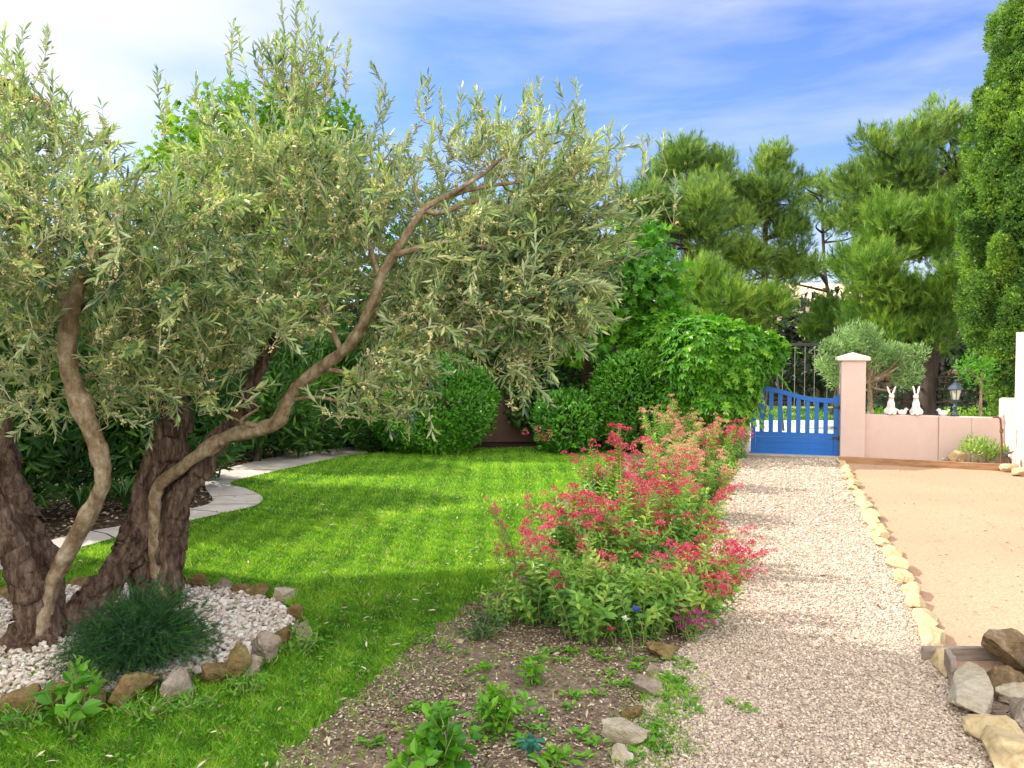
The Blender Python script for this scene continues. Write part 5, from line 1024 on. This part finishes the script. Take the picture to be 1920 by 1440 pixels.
stem_plant('leafy_weed', 'low sprawling weed at the lawn corner of the valerian bed', 'plant', G(900,1195), .16, .18, 22, None, .04, M['fern_leaf'], step=.02)
stem_plant('leafy_weed', 'second sprawling weed under the leftmost valerian', 'plant', G(950,1165), .22, .2, 24, None, .045, M['valerian_leaf'], step=.022)
# ground cover: little rosettes
wd = MB(); spots = [(880,1270),(1060,1320),(1110,1310),(1030,1385),(970,1390),(1100,1375),(1150,1290),(1180,1280),(905,1265),(830,1330),(770,1380),(900,1400),(1080,1230),(1120,1240),(1200,1245),(1060,1240),(1260,1280),(1250,1330),(1225,1370),(1290,1255),(1230,1400),(1190,1440),(1280,1300),(760,1210),(800,1210),(850,1235),(1090,1420),(1000,1340),(780,1330),(700,1400),(1180,1400),(640,1250),(1240,1290),(1290,1330),(1260,1370),(1380,1330),(1270,1240)]
for (a, b) in spots:
    for _ in range(2):
        c = G(a+rng.normal()*14, b+rng.normal()*9); n = rng.integers(8, 20); an = rng.random(n)*2*PI; r = rng.random(n)*.035; D = np.stack([np.cos(an), np.sin(an), .25+.7*rng.random(n)], 1)
        place(wd, T_leaf(.3, .1, .25), c+np.stack([np.cos(an)*r, np.sin(an)*r, .005+.015*rng.random(n)], 1), D, np.tile([0,0,1.], (n, 1)), rng.uniform(.018, .04, n), clamp(.6+rng.normal(size=n)*.2))
X, Y = scatter(2600, (-3.6, 1.0, 2.8, 5), lp); n = len(X); an = rng.random(n)*2*PI; place(wd, T_leaf(.34, .1, .2), np.stack([X, Y, .02+.015*rng.random(n)], 1), np.stack([np.cos(an), np.sin(an), .3+.3*rng.random(n)], 1), np.tile([0,0,1.], (n, 1)), rng.uniform(.015, .03, n))
X, Y = scatter(3800, (-1.5, 3.0, 3, 7), bp); pw = np.stack([X, Y, X*0], 1); k = wave(pw, 2.5, 31) > .25; X, Y = X[k], Y[k]; n = len(X); an = rng.random(n)*2*PI
place(wd, T_leaf(.3, .1, .2), np.stack([X, Y, .01+.02*rng.random(n)], 1), np.stack([np.cos(an), np.sin(an), .3+.5*rng.random(n)], 1), np.tile([0,0,1.], (n, 1)), rng.uniform(.012, .03, n))
tag(wd.build('ground_weeds', M['weed']), kind='stuff', label='tiny bright weeds dotted over soil and lawn', cat='weeds')
wg = MB(); 
for (a, b, n) in ((1230,1300,500),(1225,1360,400),(1265,1290,400),(1280,1395,120),(1240,1400,300),(1205,1425,200)):
    c = G(a, b); grass(wg, c[0]+rng.normal(size=n)*.06, c[1]+rng.normal(size=n)*.08, .045, .002)
tag(wg.build('grass', M['grass']), kind='stuff', label='grass tufts growing at the gravel edge beside the bed stones', cat='grass')
# feathery bush in the ring
fb = G(258, 1258); fo = empty('feathery_bush', fb, 'dark green feathery bush at the foot of the olive trunks', 'shrub'); lm, sm = MB(), MB()
FT = [T_tuft(26, .014, .55, 50+s, .32) for s in range(4)]
for k in range(620):
    a = rng.random()*2*PI; u = math.sqrt(rng.random()); e = np.array([math.cos(a)*u*.40, math.sin(a)*u*.36, .42*(1-.72*u*u)*rng.uniform(.5, 1.15)]); e[2] = max(.03, e[2]); e[0] += .12*e[2]; pth = catmull([[e[0]*.15, e[1]*.15, 0], e*.5+np.array([0,0,.07]), e], 9); tube(sm, pth, np.linspace(.0022, .0008, 9), 4, cap=False)
    T = unit(np.gradient(pth, axis=0)); idx = np.arange(2, 9).repeat(2); n = len(idx); place(lm, FT[k % 4], pth[idx]+rng.normal(size=(n, 3))*.008, unit(T[idx]*.7+rng.normal(size=(n, 3))*.6), rnd_dir(n), rng.uniform(.035, .075, n), clamp(.4+rng.normal()*.2+.0*idx))
lm.build('foliage', M['fern_leaf'], fo); sm.build('stems', M['weed'], fo)
# strap-leaved plants beyond the path
for i, (px, py, lab) in enumerate([(150,968,'dark strap-leaved plant left of the yellow-brown olive stem'),(235,958,'dark strap-leaved plant in shade right of the yellow-brown olive stem'),(50,985,'dark strap-leaved plant behind the leftmost trunk')]):
    b = G(px, py); o = empty('strap_leaf_plant', b, lab, 'plant', 'strap-leaved plants in shade'); mb = MB()
    for k in range(60):
        a = rng.random()*2*PI; l = rng.uniform(.4, .65); d = np.array([math.cos(a), math.sin(a), 0]); s = np.array([-d[1], d[0], 0])*.013; V = []
        for t in np.linspace(0, 1, 7): c = d*(l*.75*t**1.4)+np.array([0, 0, l*(1.15*t-.75*t*t*t)]); w_ = (1-t**3); V += [c-s*w_, c+s*w_]
        mb.add(V, [[j*2, j*2+1, j*2+3, j*2+2] for j in range(6)], rng.random()*.6)
    mb.build('leaves', M['dark_leaf'], o)
